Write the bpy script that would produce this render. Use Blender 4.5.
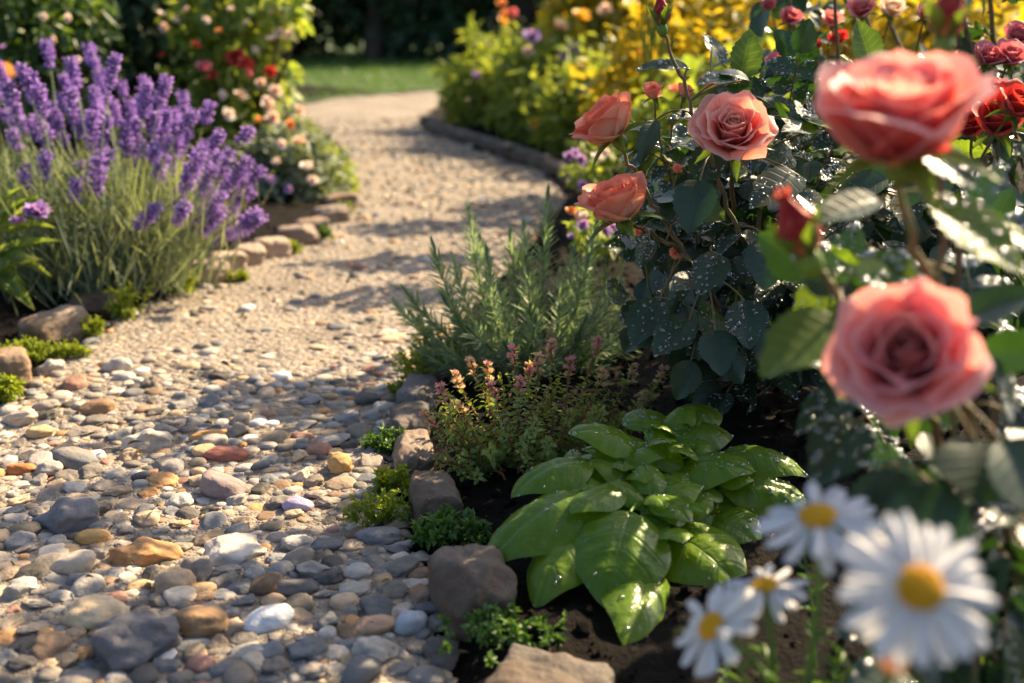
import bpy, bmesh, math, random
import numpy as np
from mathutils import Vector, Matrix, noise as mnoise

random.seed(7); rng = np.random.default_rng(7)
R = math.radians
scene = bpy.context.scene
for o in list(bpy.data.objects): bpy.data.objects.remove(o, do_unlink=True)
COL = scene.collection

# ------------------------------------------------------------------ camera
H = 0.62; F = 1024*40/36; PITCH = math.atan((341.5-5)/F)
cd = bpy.data.cameras.new('camera'); cam = bpy.data.objects.new('camera', cd); COL.objects.link(cam)
cd.lens = 40; cd.sensor_width = 36; cd.clip_start = 0.02; cd.clip_end = 500
cam.location = (0, 0, H); cam.rotation_euler = (R(90)-PITCH, 0, 0)
cd.dof.use_dof = True; cd.dof.focus_distance = 1.45; cd.dof.aperture_fstop = 3.2
cd.dof.aperture_blades = 0
scene.camera = cam
FWD = np.array([0, math.cos(PITCH), -math.sin(PITCH)]); RGT = np.array([1., 0, 0]); UPV = np.array([0, math.sin(PITCH), math.cos(PITCH)])
CAM = np.array([0, 0, H])
def ray(px, py): return FWD + (px-512)/F*RGT + (341.5-py)/F*UPV
def P(px, py, d): return CAM + d*ray(px, py)
def G(px, py, z=0.0):
    r = ray(px, py); return CAM + (z-H)/r[2]*r
def Pa(px, py, d, m=.012):
    # a point on the pixel's ray, brought nearer until it clears the soil
    r = ray(px, py)
    if r[2] < 0: d = min(d, (m-H)/r[2])
    return CAM+d*r
def depth_of(p): return float(np.dot(np.asarray(p)-CAM, FWD))

# ------------------------------------------------------------------ light
SUN_AZ, SUN_EL = R(45), R(37)
w = bpy.data.worlds.new('World'); scene.world = w; w.use_nodes = True
nt = w.node_tree; bg = nt.nodes['Background']
sky = nt.nodes.new('ShaderNodeTexSky'); sky.sky_type = 'NISHITA'; sky.sun_disc = False
sky.sun_elevation = SUN_EL; sky.sun_rotation = SUN_AZ; sky.air_density = 0.8; sky.dust_density = 3.0; sky.ozone_density = 1.0
nt.links.new(sky.outputs[0], bg.inputs[0]); bg.inputs[1].default_value = 0.078
sd = bpy.data.lights.new('sun', 'SUN'); sun = bpy.data.objects.new('sun', sd); COL.objects.link(sun)
sd.energy = 5.0; sd.angle = R(0.5); sd.color = (1.0, 0.77, 0.49)
SUN = Vector((math.sin(SUN_AZ)*math.cos(SUN_EL), math.cos(SUN_AZ)*math.cos(SUN_EL), math.sin(SUN_EL)))
sun.rotation_euler = SUN.to_track_quat('Z', 'Y').to_euler()
vs = scene.view_settings; vs.view_transform = 'Standard'; vs.look = 'None'; vs.gamma = 1; vs.use_curve_mapping = False
vs.exposure = 1.62
cy = scene.cycles
cy.use_denoising = True; cy.max_bounces = 8; cy.diffuse_bounces = 3; cy.glossy_bounces = 3; cy.transmission_bounces = 5
cy.transparent_max_bounces = 12; cy.sample_clamp_indirect = 6; cy.sample_clamp_direct = 0; cy.caustics_reflective = False; cy.caustics_refractive = False

# ------------------------------------------------------------------ geometry helpers
class Geo:
    def __init__(s): s.V=[]; s.F3=[]; s.F4=[]; s.L=[]; s.M3=[]; s.M4=[]; s.n=0
    def add(s, V, F4=None, F3=None, L=None, mat=0):
        V = np.asarray(V, float)
        if L is None: L = np.zeros((len(V), 3))
        if F4 is not None and len(F4): s.F4.append(np.asarray(F4, int)+s.n); s.M4.append(np.full(len(F4), mat))
        if F3 is not None and len(F3): s.F3.append(np.asarray(F3, int)+s.n); s.M3.append(np.full(len(F3), mat))
        s.V.append(V); s.L.append(np.asarray(L, float)); s.n += len(V)
    def scatter(s, tpl, Rm, T, rnd, mat=0):
        V, F4, F3, L = tpl; n = len(T); m = len(V)
        if n == 0: return
        W = np.einsum('nij,mj->nmi', Rm, V) + T[:, None, :]
        LL = np.repeat(L[None], n, 0).copy(); LL[:, :, 2] = np.asarray(rnd)[:, None]
        off = (np.arange(n)*m)[:, None, None]
        s.add(W.reshape(-1, 3), (F4[None]+off).reshape(-1, 4) if len(F4) else None, (F3[None]+off).reshape(-1, 3) if len(F3) else None, LL.reshape(-1, 3), mat)
    def xf(s, Rm, T=(0, 0, 0)):
        s.V = [v @ np.asarray(Rm).T + np.asarray(T) for v in s.V]; return s
    def mesh(s, name, mats, org=(0, 0, 0), smooth=True):
        me = bpy.data.meshes.new(name)
        V = np.concatenate(s.V) - np.asarray(org); L = np.concatenate(s.L)
        f3 = np.concatenate(s.F3) if s.F3 else np.zeros((0, 3), int); f4 = np.concatenate(s.F4) if s.F4 else np.zeros((0, 4), int)
        me.vertices.add(len(V)); me.vertices.foreach_set('co', V.astype(np.float32).ravel())
        idx = np.concatenate([f3.ravel(), f4.ravel()]); me.loops.add(len(idx)); me.loops.foreach_set('vertex_index', idx.astype(np.int32))
        tot = np.concatenate([np.full(len(f3), 3), np.full(len(f4), 4)]); st = np.concatenate([[0], np.cumsum(tot)[:-1]])
        me.polygons.add(len(tot)); me.polygons.foreach_set('loop_start', st.astype(np.int32)); me.polygons.foreach_set('loop_total', tot.astype(np.int32))
        mi = np.concatenate((s.M3 or [np.zeros(0)]) + (s.M4 or [np.zeros(0)]))
        me.polygons.foreach_set('material_index', mi.astype(np.int32))
        me.polygons.foreach_set('use_smooth', np.full(len(tot), smooth))
        at = me.attributes.new('luv', 'FLOAT_VECTOR', 'POINT'); at.data.foreach_set('vector', L.astype(np.float32).ravel())
        me.update(calc_edges=True)
        for m in (mats if isinstance(mats, (list, tuple)) else [mats]): me.materials.append(m)
        return me
    def obj(s, name, mats, parent=None, org=None, smooth=True):
        if org is None: org = world_org(parent) if parent else (0, 0, 0)
        me = s.mesh(name, mats, org, smooth); o = bpy.data.objects.new(name, me); COL.objects.link(o)
        if parent: o.parent = parent
        else: o.location = org
        return o
def merge(g, h, mi):
    for V, L in zip([np.concatenate(h.V)], [np.concatenate(h.L)]): g.add(V, np.concatenate(h.F4) if h.F4 else None, np.concatenate(h.F3) if h.F3 else None, L, mi)
def world_org(o):
    v = np.zeros(3)
    while o: v = v + np.array(o.location); o = o.parent
    return v
def tag(o, label=None, cat=None, group=None, kind=None):
    if label: o['label'] = label
    if cat: o['category'] = cat
    if group: o['group'] = group
    if kind: o['kind'] = kind
    return o
def thing(name, label, cat, loc, group=None):
    o = bpy.data.objects.new(name, None); COL.objects.link(o); o.location = tuple(loc); o.empty_display_size = .05
    return tag(o, label, cat, group)
def unit(v): v = np.asarray(v, float); return v/np.maximum(np.linalg.norm(v, axis=-1, keepdims=True), 1e-9)
def frames(y, z):
    """rotation matrices whose columns are x, y(dir), z(up)"""
    y = unit(y); x = np.cross(y, z); bad = np.linalg.norm(x, axis=-1) < 1e-4
    if np.any(bad): z = np.where(bad[..., None], [1., 0.3, 0.1], z); x = np.cross(y, z)
    x = unit(x); z = np.cross(x, y)
    return np.stack([x, y, z], axis=-1)
def frame_z(z, spin=0.0):
    z = unit(z); a = np.array([1., 0, 0]) if abs(z[0]) < .8 else np.array([0, 1., 0])
    x = unit(np.cross(a, z)); y = np.cross(z, x); c, s_ = math.cos(spin), math.sin(spin)
    return np.stack([x*c+y*s_, -x*s_+y*c, z], axis=-1)
def quads(nu, nv):
    i = np.arange(nv)[:, None]*(nu+1) + np.arange(nu)[None]; i = i.ravel()
    return np.stack([i, i+1, i+nu+2, i+nu+1], 1)
NO3 = np.zeros((0, 3), int); NO4 = np.zeros((0, 4), int)
def leaf_tpl(nu, nv, shape='rose', bend=.12, fold=.15, curl=0., serr=0., wave=0., quilt=0., tipc=0., dome=0.):
    u, v = np.meshgrid(np.linspace(-1, 1, nu+1), np.linspace(0, 1, nv+1)); u = u.ravel(); v = v.ravel()
    if shape == 'rose': wv = np.sin(np.pi*v**.82)**.72
    elif shape == 'basil': wv = np.sin(np.pi*np.clip(v, 0, 1)**.82)**.66*(1-.2*np.clip(v, 0, 1)**4)
    elif shape == 'lance': wv = np.sin(np.pi*v**.75)
    elif shape == 'needle': wv = np.clip(np.minimum(v*8, 1)*(1-v**3), .0, 1)*.95+.05
    elif shape == 'petal': wv = np.clip(np.minimum(.35+v*1.1, 1.), 0, 1)*(1-np.clip((v-.8)/.2, 0, 1)**2.4*.75)
    else: wv = np.sin(np.pi*v)**.6
    x = u*wv*.5
    if serr:
        tooth = 1-((v*9) % 1); x = x*(1+serr*(tooth-.5)*np.abs(u)**3*(v > .05)*(v < .97))
    z = fold*np.abs(x) - bend*v**2 - curl*(x*2)**2 + wave*np.sin(v*9)*np.abs(u)*.5
    if quilt: z = z + quilt*np.abs(np.sin((v*5.2-np.abs(u)*.9)*np.pi))*np.sqrt(np.abs(u)*(1.02-np.abs(u)))*np.minimum(1, (1-v)*5)*2 - quilt*.8*np.exp(-(u/.1)**2)
    y = v - .35*bend*v**2*0
    if dome: z = z - dome*(((v-.45)/.55)**2-.67)
    if tipc: z = z - tipc*np.clip(v-.7, 0, 1)**2*3
    V = np.stack([x, y, z], 1); L = np.stack([u, v, np.zeros_like(u)], 1)
    return V, quads(nu, nv), NO3, L
def tube(pts, rad, n=6):
    pts = np.asarray(pts, float); m = len(pts); rad = np.broadcast_to(np.asarray(rad, float), (m,))
    t = unit(np.gradient(pts, axis=0)); ref = np.array([.31, .87, .2]); x = unit(np.cross(t, ref)); y = np.cross(t, x)
    a = np.linspace(0, 2*np.pi, n, endpoint=False)
    V = pts[:, None] + rad[:, None, None]*(np.cos(a)[None, :, None]*x[:, None] + np.sin(a)[None, :, None]*y[:, None])
    i = np.arange(m-1)[:, None]*n + np.arange(n)[None]; j = np.arange(m-1)[:, None]*n + (np.arange(n)[None]+1) % n
    f = np.stack([i.ravel(), j.ravel(), j.ravel()+n, i.ravel()+n], 1)
    L = np.stack([np.zeros((m, n)), np.repeat(np.linspace(0, 1, m)[:, None], n, 1), np.zeros((m, n))], -1)
    return V.reshape(-1, 3), f, None, L.reshape(-1, 3)
def bez(p0, p1, p2, n=10):
    t = np.linspace(0, 1, n)[:, None]; p0, p1, p2 = map(np.asarray, (p0, p1, p2))
    return (1-t)**2*p0 + 2*t*(1-t)*p1 + t*t*p2
def ico(sub):
    b = bmesh.new(); bmesh.ops.create_icosphere(b, subdivisions=sub, radius=1)
    V = np.array([v.co[:] for v in b.verts]); F3 = np.array([[v.index for v in f.verts] for f in b.faces]); b.free(); return V, F3
ICO = {k: ico(k) for k in (1, 2, 3, 4, 5)}
def ico_tpl(k, sc=(1, 1, 1), zc=0.):
    V, f = ICO[k]; V = V*np.array(sc); V = V + [0, 0, zc]
    return V, NO4, f, np.zeros((len(V), 3))
def dome_tpl(n=7):
    V = [[0, 0, 1]]; F3 = []; 
    for r, z in ((.62, .78), (1., .28), (1.0, 0.)):
        for k in range(n): a = 2*math.pi*k/n; V.append([r*math.cos(a), r*math.sin(a), z])
    F4 = []
    for k in range(n):
        k2 = (k+1) % n; F3.append([0, 1+k, 1+k2])
        for ring in (0, 1): F4.append([1+ring*n+k, 1+(ring+1)*n+k, 1+(ring+1)*n+k2, 1+ring*n+k2])
    V = np.array(V, float); return V, np.array(F4), np.array(F3), np.zeros((len(V), 3))
DOME = dome_tpl()
def fbm(V, sc, seed, oct=3):
    o = Vector((seed*7.3, seed*3.1, seed*1.7))
    return np.array([mnoise.fractal(Vector(p)*sc+o, .9, 2.1, oct) for p in V])
def rock(k, seed, power=2.6, amp=.12, cuts=5, sc=1.2, cmin=.72, cmax=.97):
    V, f = ICO[k]; r_ = np.random.default_rng(seed)
    rr = (np.abs(V)**power).sum(1)**(-1/power); V = V*rr[:, None]
    for _ in range(cuts):
        n = unit(r_.normal(size=3)); c = r_.uniform(cmin, cmax)*np.abs(V @ n).max(); e = np.maximum(V @ n - c, 0); V = V - e[:, None]*n*.93
    V = V*(1+amp*fbm(V, sc, seed))[:, None]
    return V, NO4, f, np.zeros((len(V), 3))

# ------------------------------------------------------------------ materials
def mat(name):
    m = bpy.data.materials.new(name); m.use_nodes = True; t = m.node_tree; t.nodes.clear()
    out = t.nodes.new('ShaderNodeOutputMaterial'); return m, t, out
class NB:
    def __init__(s, t): s.t = t
    def n(s, typ, **kw):
        x = s.t.nodes.new(typ)
        for k, v in kw.items():
            if k.startswith('i_'):
                key = k[2:]; key = int(key) if key.isdigit() else key.replace('_', ' '); s.set(x.inputs[key], v)
            else: setattr(x, k, v)
        return x
    def set(s, inp, v):
        if hasattr(v, 'is_linked') or isinstance(v, bpy.types.NodeSocket): s.t.links.new(v, inp)
        elif isinstance(v, tuple) and len(v) == 3 and inp.type == 'RGBA': inp.default_value = (*v, 1)
        else: inp.default_value = v
    def math(s, op, a, b=0., c=None, clamp=False):
        x = s.n('ShaderNodeMath', operation=op, use_clamp=clamp); s.set(x.inputs[0], a); s.set(x.inputs[1], b)
        if c is not None: s.set(x.inputs[2], c)
        return x.outputs[0]
    def mix(s, f, a, b, mode='MIX'):
        x = s.n('ShaderNodeMix', data_type='RGBA', blend_type=mode, clamp_factor=True); s.set(x.inputs[0], f); s.set(x.inputs[6], a); s.set(x.inputs[7], b); return x.outputs[2]
    def ramp(s, f, stops, interp='LINEAR'):
        x = s.n('ShaderNodeValToRGB'); e = x.color_ramp.elements; x.color_ramp.interpolation = interp
        while len(e) < len(stops): e.new(.5)
        for el, (p, c) in zip(e, stops): el.position = p; el.color = (*c, 1) if len(c) == 3 else c
        s.set(x.inputs[0], f); return x.outputs[0]
    def smooth(s, v, a, b):
        x = s.n('ShaderNodeMapRange', interpolation_type='SMOOTHSTEP'); s.set(x.inputs[0], v); x.inputs[1].default_value = a; x.inputs[2].default_value = b; return x.outputs[0]
    def noise(s, sc, det=3., rough=.55, vec=None):
        x = s.n('ShaderNodeTexNoise'); x.inputs['Scale'].default_value = sc; x.inputs['Detail'].default_value = det; x.inputs['Roughness'].default_value = rough
        if vec is not None: s.set(x.inputs['Vector'], vec)
        return x
    def pos(s): return s.n('ShaderNodeNewGeometry').outputs['Position']
    def luv(s):
        a = s.n('ShaderNodeAttribute', attribute_name='luv'); x = s.n('ShaderNodeSeparateXYZ'); s.t.links.new(a.outputs['Vector'], x.inputs[0]); return x.outputs
    def bump(s, h, st, dist=.002):
        x = s.n('ShaderNodeBump'); x.inputs['Strength'].default_value = st; x.inputs['Distance'].default_value = dist; s.set(x.inputs['Height'], h); return x.outputs[0]
def leaf_mat(name, c1, c2, trans=.35, rough=.38, spec=.5, vein=0., veinc=None, nveins=6., tint=(1.5, 1.35, .5), coat=0., mottled=.35, nscale=30., relief=1.):
    m, t, out = mat(name); b = NB(t); u, v, r = b.luv()
    c = b.mix(r, c1, c2)
    nz = b.noise(nscale, 2, .6, b.pos()).outputs[0]
    c = b.mix(b.math('MULTIPLY', b.math('SUBTRACT', nz, .35, clamp=True), mottled*2), c, tuple(min(1, x*1.7+.01) for x in c2))
    nrm = None
    if vein:
        au = b.math('ABSOLUTE', u)
        mid = b.math('SUBTRACT', 1., b.smooth(au, .0, .05))
        ph = b.math('FRACT', b.math('SUBTRACT', b.math('MULTIPLY', v, nveins), b.math('MULTIPLY', au, 1.1)))
        side = b.math('MULTIPLY', b.math('SUBTRACT', 1., b.smooth(b.math('ABSOLUTE', b.math('SUBTRACT', ph, .5)), .0, .13)), b.smooth(au, 1.0, .75))
        vv = b.math('MAXIMUM', mid, b.math('MULTIPLY', side, .6))
        c = b.mix(b.math('MULTIPLY', vv, vein), c, veinc or tuple(min(1, x*2.2+.02) for x in c2))
        nrm = b.bump(b.math('ADD', b.math('MULTIPLY', vv, -1.), b.math('MULTIPLY', nz, .8*relief)), .26, .0014*relief)
    p = b.n('ShaderNodeBsdfPrincipled'); b.set(p.inputs['Base Color'], c); p.inputs['Roughness'].default_value = rough
    p.inputs['Specular IOR Level'].default_value = spec
    if coat: p.inputs['Coat Weight'].default_value = coat; p.inputs['Coat Roughness'].default_value = .18
    if nrm is not None: b.set(p.inputs['Normal'], nrm)
    tr = b.n('ShaderNodeBsdfTranslucent'); tc = b.mix(1., c, tuple(tint), 'MULTIPLY'); b.set(tr.inputs[0], tc)
    mx = b.n('ShaderNodeMixShader'); mx.inputs[0].default_value = trans
    t.links.new(p.outputs[0], mx.inputs[1]); t.links.new(tr.outputs[0], mx.inputs[2]); t.links.new(mx.outputs[0], out.inputs[0]); return m
def simple_mat(name, c1, c2, rough=.8, nscale=40., bump=.3, bdist=.002, spec=.3, trans=0.):
    m, t, out = mat(name); b = NB(t); p = b.n('ShaderNodeBsdfPrincipled'); nz = b.noise(nscale, 4, .6, b.pos()).outputs[0]
    b.set(p.inputs['Base Color'], b.mix(b.smooth(nz, .35, .65), c1, c2)); p.inputs['Roughness'].default_value = rough; p.inputs['Specular IOR Level'].default_value = spec
    if bump: b.set(p.inputs['Normal'], b.bump(nz, bump, bdist))
    if trans:
        tr = b.n('ShaderNodeBsdfTranslucent'); b.set(tr.inputs[0], b.mix(.5, c1, c2)); mx = b.n('ShaderNodeMixShader'); mx.inputs[0].default_value = trans
        t.links.new(p.outputs[0], mx.inputs[1]); t.links.new(tr.outputs[0], mx.inputs[2]); t.links.new(mx.outputs[0], out.inputs[0])
    else: t.links.new(p.outputs[0], out.inputs[0])
    return m
def petal_mat(name, inner, mid, edge, back, trans=.42, tint=(1.2, .92, .75), rough=.5):
    m, t, out = mat(name); b = NB(t); u, v, r = b.luv()
    au = b.math('ABSOLUTE', u)
    c = b.mix(b.smooth(v, .35, .98), inner, mid)
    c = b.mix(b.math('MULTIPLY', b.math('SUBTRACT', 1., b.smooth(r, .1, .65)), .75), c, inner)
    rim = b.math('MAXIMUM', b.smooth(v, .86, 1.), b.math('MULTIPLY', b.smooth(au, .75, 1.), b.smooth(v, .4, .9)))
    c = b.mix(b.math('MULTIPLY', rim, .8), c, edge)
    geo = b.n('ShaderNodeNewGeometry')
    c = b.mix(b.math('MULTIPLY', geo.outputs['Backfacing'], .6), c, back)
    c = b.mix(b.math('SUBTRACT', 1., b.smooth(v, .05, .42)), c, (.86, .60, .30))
    st = b.n('ShaderNodeCombineXYZ'); b.set(st.inputs[0], b.math('MULTIPLY', u, 26.)); b.set(st.inputs[1], b.math('MULTIPLY', v, 3.)); b.set(st.inputs[2], b.math('MULTIPLY', r, 40.))
    nz = b.noise(1., 3, .6, st.outputs[0]).outputs[0]
    c = b.mix(b.math('MULTIPLY', b.smooth(nz, .45, .8), .45), c, inner)
    p = b.n('ShaderNodeBsdfPrincipled'); b.set(p.inputs['Base Color'], c); p.inputs['Roughness'].default_value = rough; p.inputs['Specular IOR Level'].default_value = .3
    p.inputs['Sheen Weight'].default_value = .15
    b.set(p.inputs['Normal'], b.bump(nz, .25, .001))
    tr = b.n('ShaderNodeBsdfTranslucent'); b.set(tr.inputs[0], b.mix(1., c, tint, 'MULTIPLY'))
    mx = b.n('ShaderNodeMixShader'); mx.inputs[0].default_value = trans
    t.links.new(p.outputs[0], mx.inputs[1]); t.links.new(tr.outputs[0], mx.inputs[2]); t.links.new(mx.outputs[0], out.inputs[0]); return m

# ---- stone
def stone_nodes(b, base, objcoord=True):
    tc = b.n('ShaderNodeTexCoord').outputs['Object'] if objcoord else b.pos()
    ps = b.pos()
    n1 = b.noise(45, 5, .65, ps).outputs[0]; n2 = b.noise(260, 3, .6, ps).outputs[0]; n3 = b.noise(14, 3, .6, ps).outputs[0]
    c = b.mix(b.math('MULTIPLY', b.smooth(n1, .4, .72), .55), base, b.mix(1., base, (1.55, 1.5, 1.4), 'MULTIPLY'))
    c = b.mix(b.math('MULTIPLY', b.smooth(n1, .5, .25), .6), c, b.mix(1., base, (.5, .48, .46), 'MULTIPLY'))
    c = b.mix(b.math('MULTIPLY', b.smooth(n3, .52, .7), .25), c, (.36, .26, .16))
    vo = b.n('ShaderNodeTexVoronoi'); vo.inputs['Scale'].default_value = 420; b.set(vo.inputs['Vector'], ps)
    c = b.mix(b.math('MULTIPLY', b.smooth(vo.outputs['Distance'], .28, .1), .28), c, (.1, .095, .09))
    h = b.math('ADD', b.math('MULTIPLY', n1, 1.), b.math('MULTIPLY', n2, .35))
    return c, h
def pebble_mat(name, mode):
    m, t, out = mat(name); b = NB(t)
    if mode == 'obj': base = b.n('ShaderNodeObjectInfo').outputs['Color']
    else: base = b.n('ShaderNodeAttribute', attribute_name='luv').outputs['Color']
    c, h = stone_nodes(b, base)
    p = b.n('ShaderNodeBsdfPrincipled'); b.set(p.inputs['Base Color'], c); p.inputs['Roughness'].default_value = .72; p.inputs['Specular IOR Level'].default_value = .25
    b.set(p.inputs['Normal'], b.bump(h, .8, .003)); t.links.new(p.outputs[0], out.inputs[0]); return m
M_PEB = pebble_mat('pebble_stone', 'obj'); M_PEBV = pebble_mat('pebble_stone_small', 'attr')
def kerb_mat(name, c1, c2, c3):
    m, t, out = mat(name); b = NB(t); ps = b.pos()
    n1 = b.noise(16, 5, .6, ps).outputs[0]; n2 = b.noise(70, 6, .7, ps).outputs[0]; n3 = b.noise(7, 3, .5, ps).outputs[0]
    c = b.mix(b.smooth(n1, .35, .65), c1, c2); c = b.mix(b.math('MULTIPLY', b.smooth(n3, .48, .66), .75), c, c3)
    c = b.mix(b.math('MULTIPLY', b.smooth(n2, .55, .8), .6), c, (.26, .22, .18)); c = b.mix(b.math('MULTIPLY', b.smooth(n2, .45, .25), .6), c, (.06, .05, .04))
    vo = b.n('ShaderNodeTexVoronoi'); vo.inputs['Scale'].default_value = 55; vo.feature = 'SMOOTH_F1'; b.set(vo.inputs['Vector'], ps)
    p = b.n('ShaderNodeBsdfPrincipled'); b.set(p.inputs['Base Color'], c); p.inputs['Roughness'].default_value = .72; p.inputs['Specular IOR Level'].default_value = .4
    h = b.math('ADD', b.math('ADD', n1, b.math('MULTIPLY', n2, .7)), b.math('MULTIPLY', vo.outputs['Distance'], .4))
    b.set(p.inputs['Normal'], b.bump(h, .8, .009)); t.links.new(p.outputs[0], out.inputs[0]); return m
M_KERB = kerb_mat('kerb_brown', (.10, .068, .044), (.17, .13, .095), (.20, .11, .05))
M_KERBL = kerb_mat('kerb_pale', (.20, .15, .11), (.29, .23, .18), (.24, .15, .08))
M_KERBSUN = kerb_mat('kerb_sunlit', (.32, .25, .18), (.42, .34, .26), (.34, .24, .15))  # paler kerb colour with the sunlight put in, for the four sunlit stones
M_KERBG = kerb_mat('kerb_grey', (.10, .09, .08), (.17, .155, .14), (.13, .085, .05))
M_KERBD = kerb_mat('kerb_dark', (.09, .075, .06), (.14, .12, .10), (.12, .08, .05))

def soil_mat():
    m, t, out = mat('dark_soil'); b = NB(t); ps = b.pos()
    n1 = b.noise(28, 6, .7, ps).outputs[0]; n2 = b.noise(150, 4, .7, ps).outputs[0]
    c = b.mix(b.smooth(n1, .35, .7), (.0045, .0035, .0028), (.012, .009, .0065)); c = b.mix(b.math('MULTIPLY', b.smooth(n2, .62, .78), .7), c, (.06, .04, .026))
    p = b.n('ShaderNodeBsdfPrincipled'); b.set(p.inputs['Base Color'], c); p.inputs['Roughness'].default_value = .9; p.inputs['Specular IOR Level'].default_value = .12
    b.set(p.inputs['Normal'], b.bump(b.math('ADD', n1, b.math('MULTIPLY', n2, .5)), 1., .02)); t.links.new(p.outputs[0], out.inputs[0]); return m
M_SOIL = soil_mat()
def path_mat():
    m, t, out = mat('sandy_path'); b = NB(t); ps = b.pos()
    n1 = b.noise(5, 4, .6, ps).outputs[0]; n2 = b.noise(60, 5, .7, ps).outputs[0]
    c = b.mix(b.smooth(n1, .35, .65), (.21, .175, .135), (.30, .255, .20)); c = b.mix(b.math('MULTIPLY', b.smooth(n2, .52, .78), .5), c, (.48, .41, .32))
    c = b.mix(b.math('MULTIPLY', b.smooth(n2, .46, .28), .6), c, (.2, .145, .10))
    v1 = b.n('ShaderNodeTexVoronoi'); v1.inputs['Scale'].default_value = 75; b.set(v1.inputs['Vector'], ps)
    hue = b.n('ShaderNodeSeparateColor'); b.set(hue.inputs[0], v1.outputs['Color'])
    grain = b.mix(hue.outputs[0], (.16, .15, .14), (.48, .42, .34))
    c = b.mix(b.math('MULTIPLY', b.smooth(v1.outputs['Distance'], .55, .3), .7), c, grain)
    v2 = b.n('ShaderNodeTexVoronoi'); v2.inputs['Scale'].default_value = 240; b.set(v2.inputs['Vector'], ps)
    p = b.n('ShaderNodeBsdfPrincipled'); b.set(p.inputs['Base Color'], c); p.inputs['Roughness'].default_value = .85; p.inputs['Specular IOR Level'].default_value = .25
    h = b.math('SUBTRACT', b.math('ADD', n2, b.math('MULTIPLY', n1, .5)), b.math('ADD', b.math('MULTIPLY', v1.outputs['Distance'], .9), b.math('MULTIPLY', v2.outputs['Distance'], .3)))
    b.set(p.inputs['Normal'], b.bump(h, 1., .008)); t.links.new(p.outputs[0], out.inputs[0]); return m
M_PATH = path_mat()
def dew_mat():
    m, t, out = mat('dew_water'); b = NB(t)
    g = b.n('ShaderNodeBsdfGlossy'); g.inputs['Roughness'].default_value = .16; g.inputs[0].default_value = (1, 1, 1, 1)
    tr = b.n('ShaderNodeBsdfTransparent'); tr.inputs[0].default_value = (.92, .95, .95, 1)
    fr = b.n('ShaderNodeFresnel'); fr.inputs[0].default_value = 1.33
    f = b.math('ADD', b.math('MULTIPLY', fr.outputs[0], 1.7), .11, clamp=True)
    mx = b.n('ShaderNodeMixShader'); b.set(mx.inputs[0], f); t.links.new(tr.outputs[0], mx.inputs[1]); t.links.new(g.outputs[0], mx.inputs[2]); t.links.new(mx.outputs[0], out.inputs[0]); return m
M_DEW = dew_mat()
M_LAWN = simple_mat('lawn_ground', (.03, .06, .015), (.05, .09, .02), .9, 20)
M_GRASS = leaf_mat('grass_blade', (.05, .13, .02), (.10, .20, .03), .35, .5)
M_ROSELEAF = leaf_mat('rose_leaf', (.012, .036, .017), (.026, .062, .022), .24, .44, .6, .16, (.07, .12, .05), 7, (2.2, 2.3, .5), .2)
M_ROSELEAFY = leaf_mat('rose_leaf_young', (.07, .14, .025), (.13, .20, .035), .42, .4, .45, .4, None, 7, (1.5, 1.4, .4))
M_BASIL = leaf_mat('basil_leaf', (.12, .235, .012), (.19, .31, .020), .46, .30, .5, .38, (.19, .33, .06), 5.2, (1.9, 1.5, .3), .15, .25, 90, 2.6)
M_BASILST = simple_mat('basil_stem', (.16, .32, .05), (.22, .38, .07), .5, 40, .1, .001, .4, .2)
M_ROSEM = leaf_mat('rosemary_needle', (.15, .23, .13), (.34, .42, .27), .42, .34, .5, .5, (.30, .38, .24), 1., (1.3, 1.4, .75), 0., .2, 60)
M_ROSEMST = simple_mat('rosemary_stem', (.13, .17, .06), (.2, .2, .09), .7, 60)
M_THYME = leaf_mat('thyme_leaf', (.13, .24, .06), (.30, .36, .11), .42, .5, .4, .3, None, 3., (1.6, 1.5, .5))
M_THYMEST = simple_mat('thyme_stem', (.26, .085, .05), (.36, .15, .08), .6, 80, .2, .001, .3, .15)
M_THYMEFL = leaf_mat('thyme_flower', (.70, .26, .38), (.78, .58, .34), .45, .6, .3, 0., None, 1., (1.2, 1.1, .9), 0., .3, 200)
M_LAVFL = leaf_mat('lavender_flower', (.19, .10, .35), (.46, .32, .65), .32, .65, .25, 0., None, 1., (1.25, 1., 1.3), 0., .25, 160)
M_LAVST = leaf_mat('lavender_leaf', (.12, .17, .10), (.27, .32, .20), .32, .5, .3, .2, None, 1., (1.5, 1.4, .6))
M_STEMG = simple_mat('green_stem', (.11, .2, .05), (.18, .26, .07), .5, 50, .1, .001, .4, .15)
M_CANE = simple_mat('rose_cane', (.10, .07, .035), (.20, .13, .06), .55, 60, .3, .001, .4)
M_CANER = simple_mat('rose_stalk', (.15, .17, .05), (.24, .13, .07), .5, 60, .2, .001, .4, .1)
M_BARK = simple_mat('bark', (.05, .035, .025), (.11, .08, .06), .9, 30, .8, .01)
M_MOSS = leaf_mat('moss_leaf', (.14, .22, .025), (.27, .34, .04), .4, .55, .3, .2, None, 2., (1.5, 1.3, .35))
M_MOSSD = leaf_mat('sedum_leaf', (.05, .13, .03), (.12, .22, .045), .33, .42, .45, .2, None, 2., (1.5, 1.4, .4))
M_SHRUB = leaf_mat('shrub_leaf', (.045, .10, .03), (.10, .17, .04), .40, .4, .5, .2, None, 4.)
M_SHRUBL = leaf_mat('pale_shrub_leaf', (.10, .18, .04), (.28, .34, .08), .5, .5, .4, .2, None, 4.)
M_GOLD = leaf_mat('golden_leaf', (.11, .17, .03), (.60, .47, .05), .5, .5, .35, .1, None, 4., (1.4, 1.2, .4))
M_DARKLEAF = leaf_mat('dark_evergreen_leaf', (.018, .040, .018), (.038, .075, .028), .12, .5, .3, .0, None, 4., (1.2, 1.3, .6))
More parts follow.
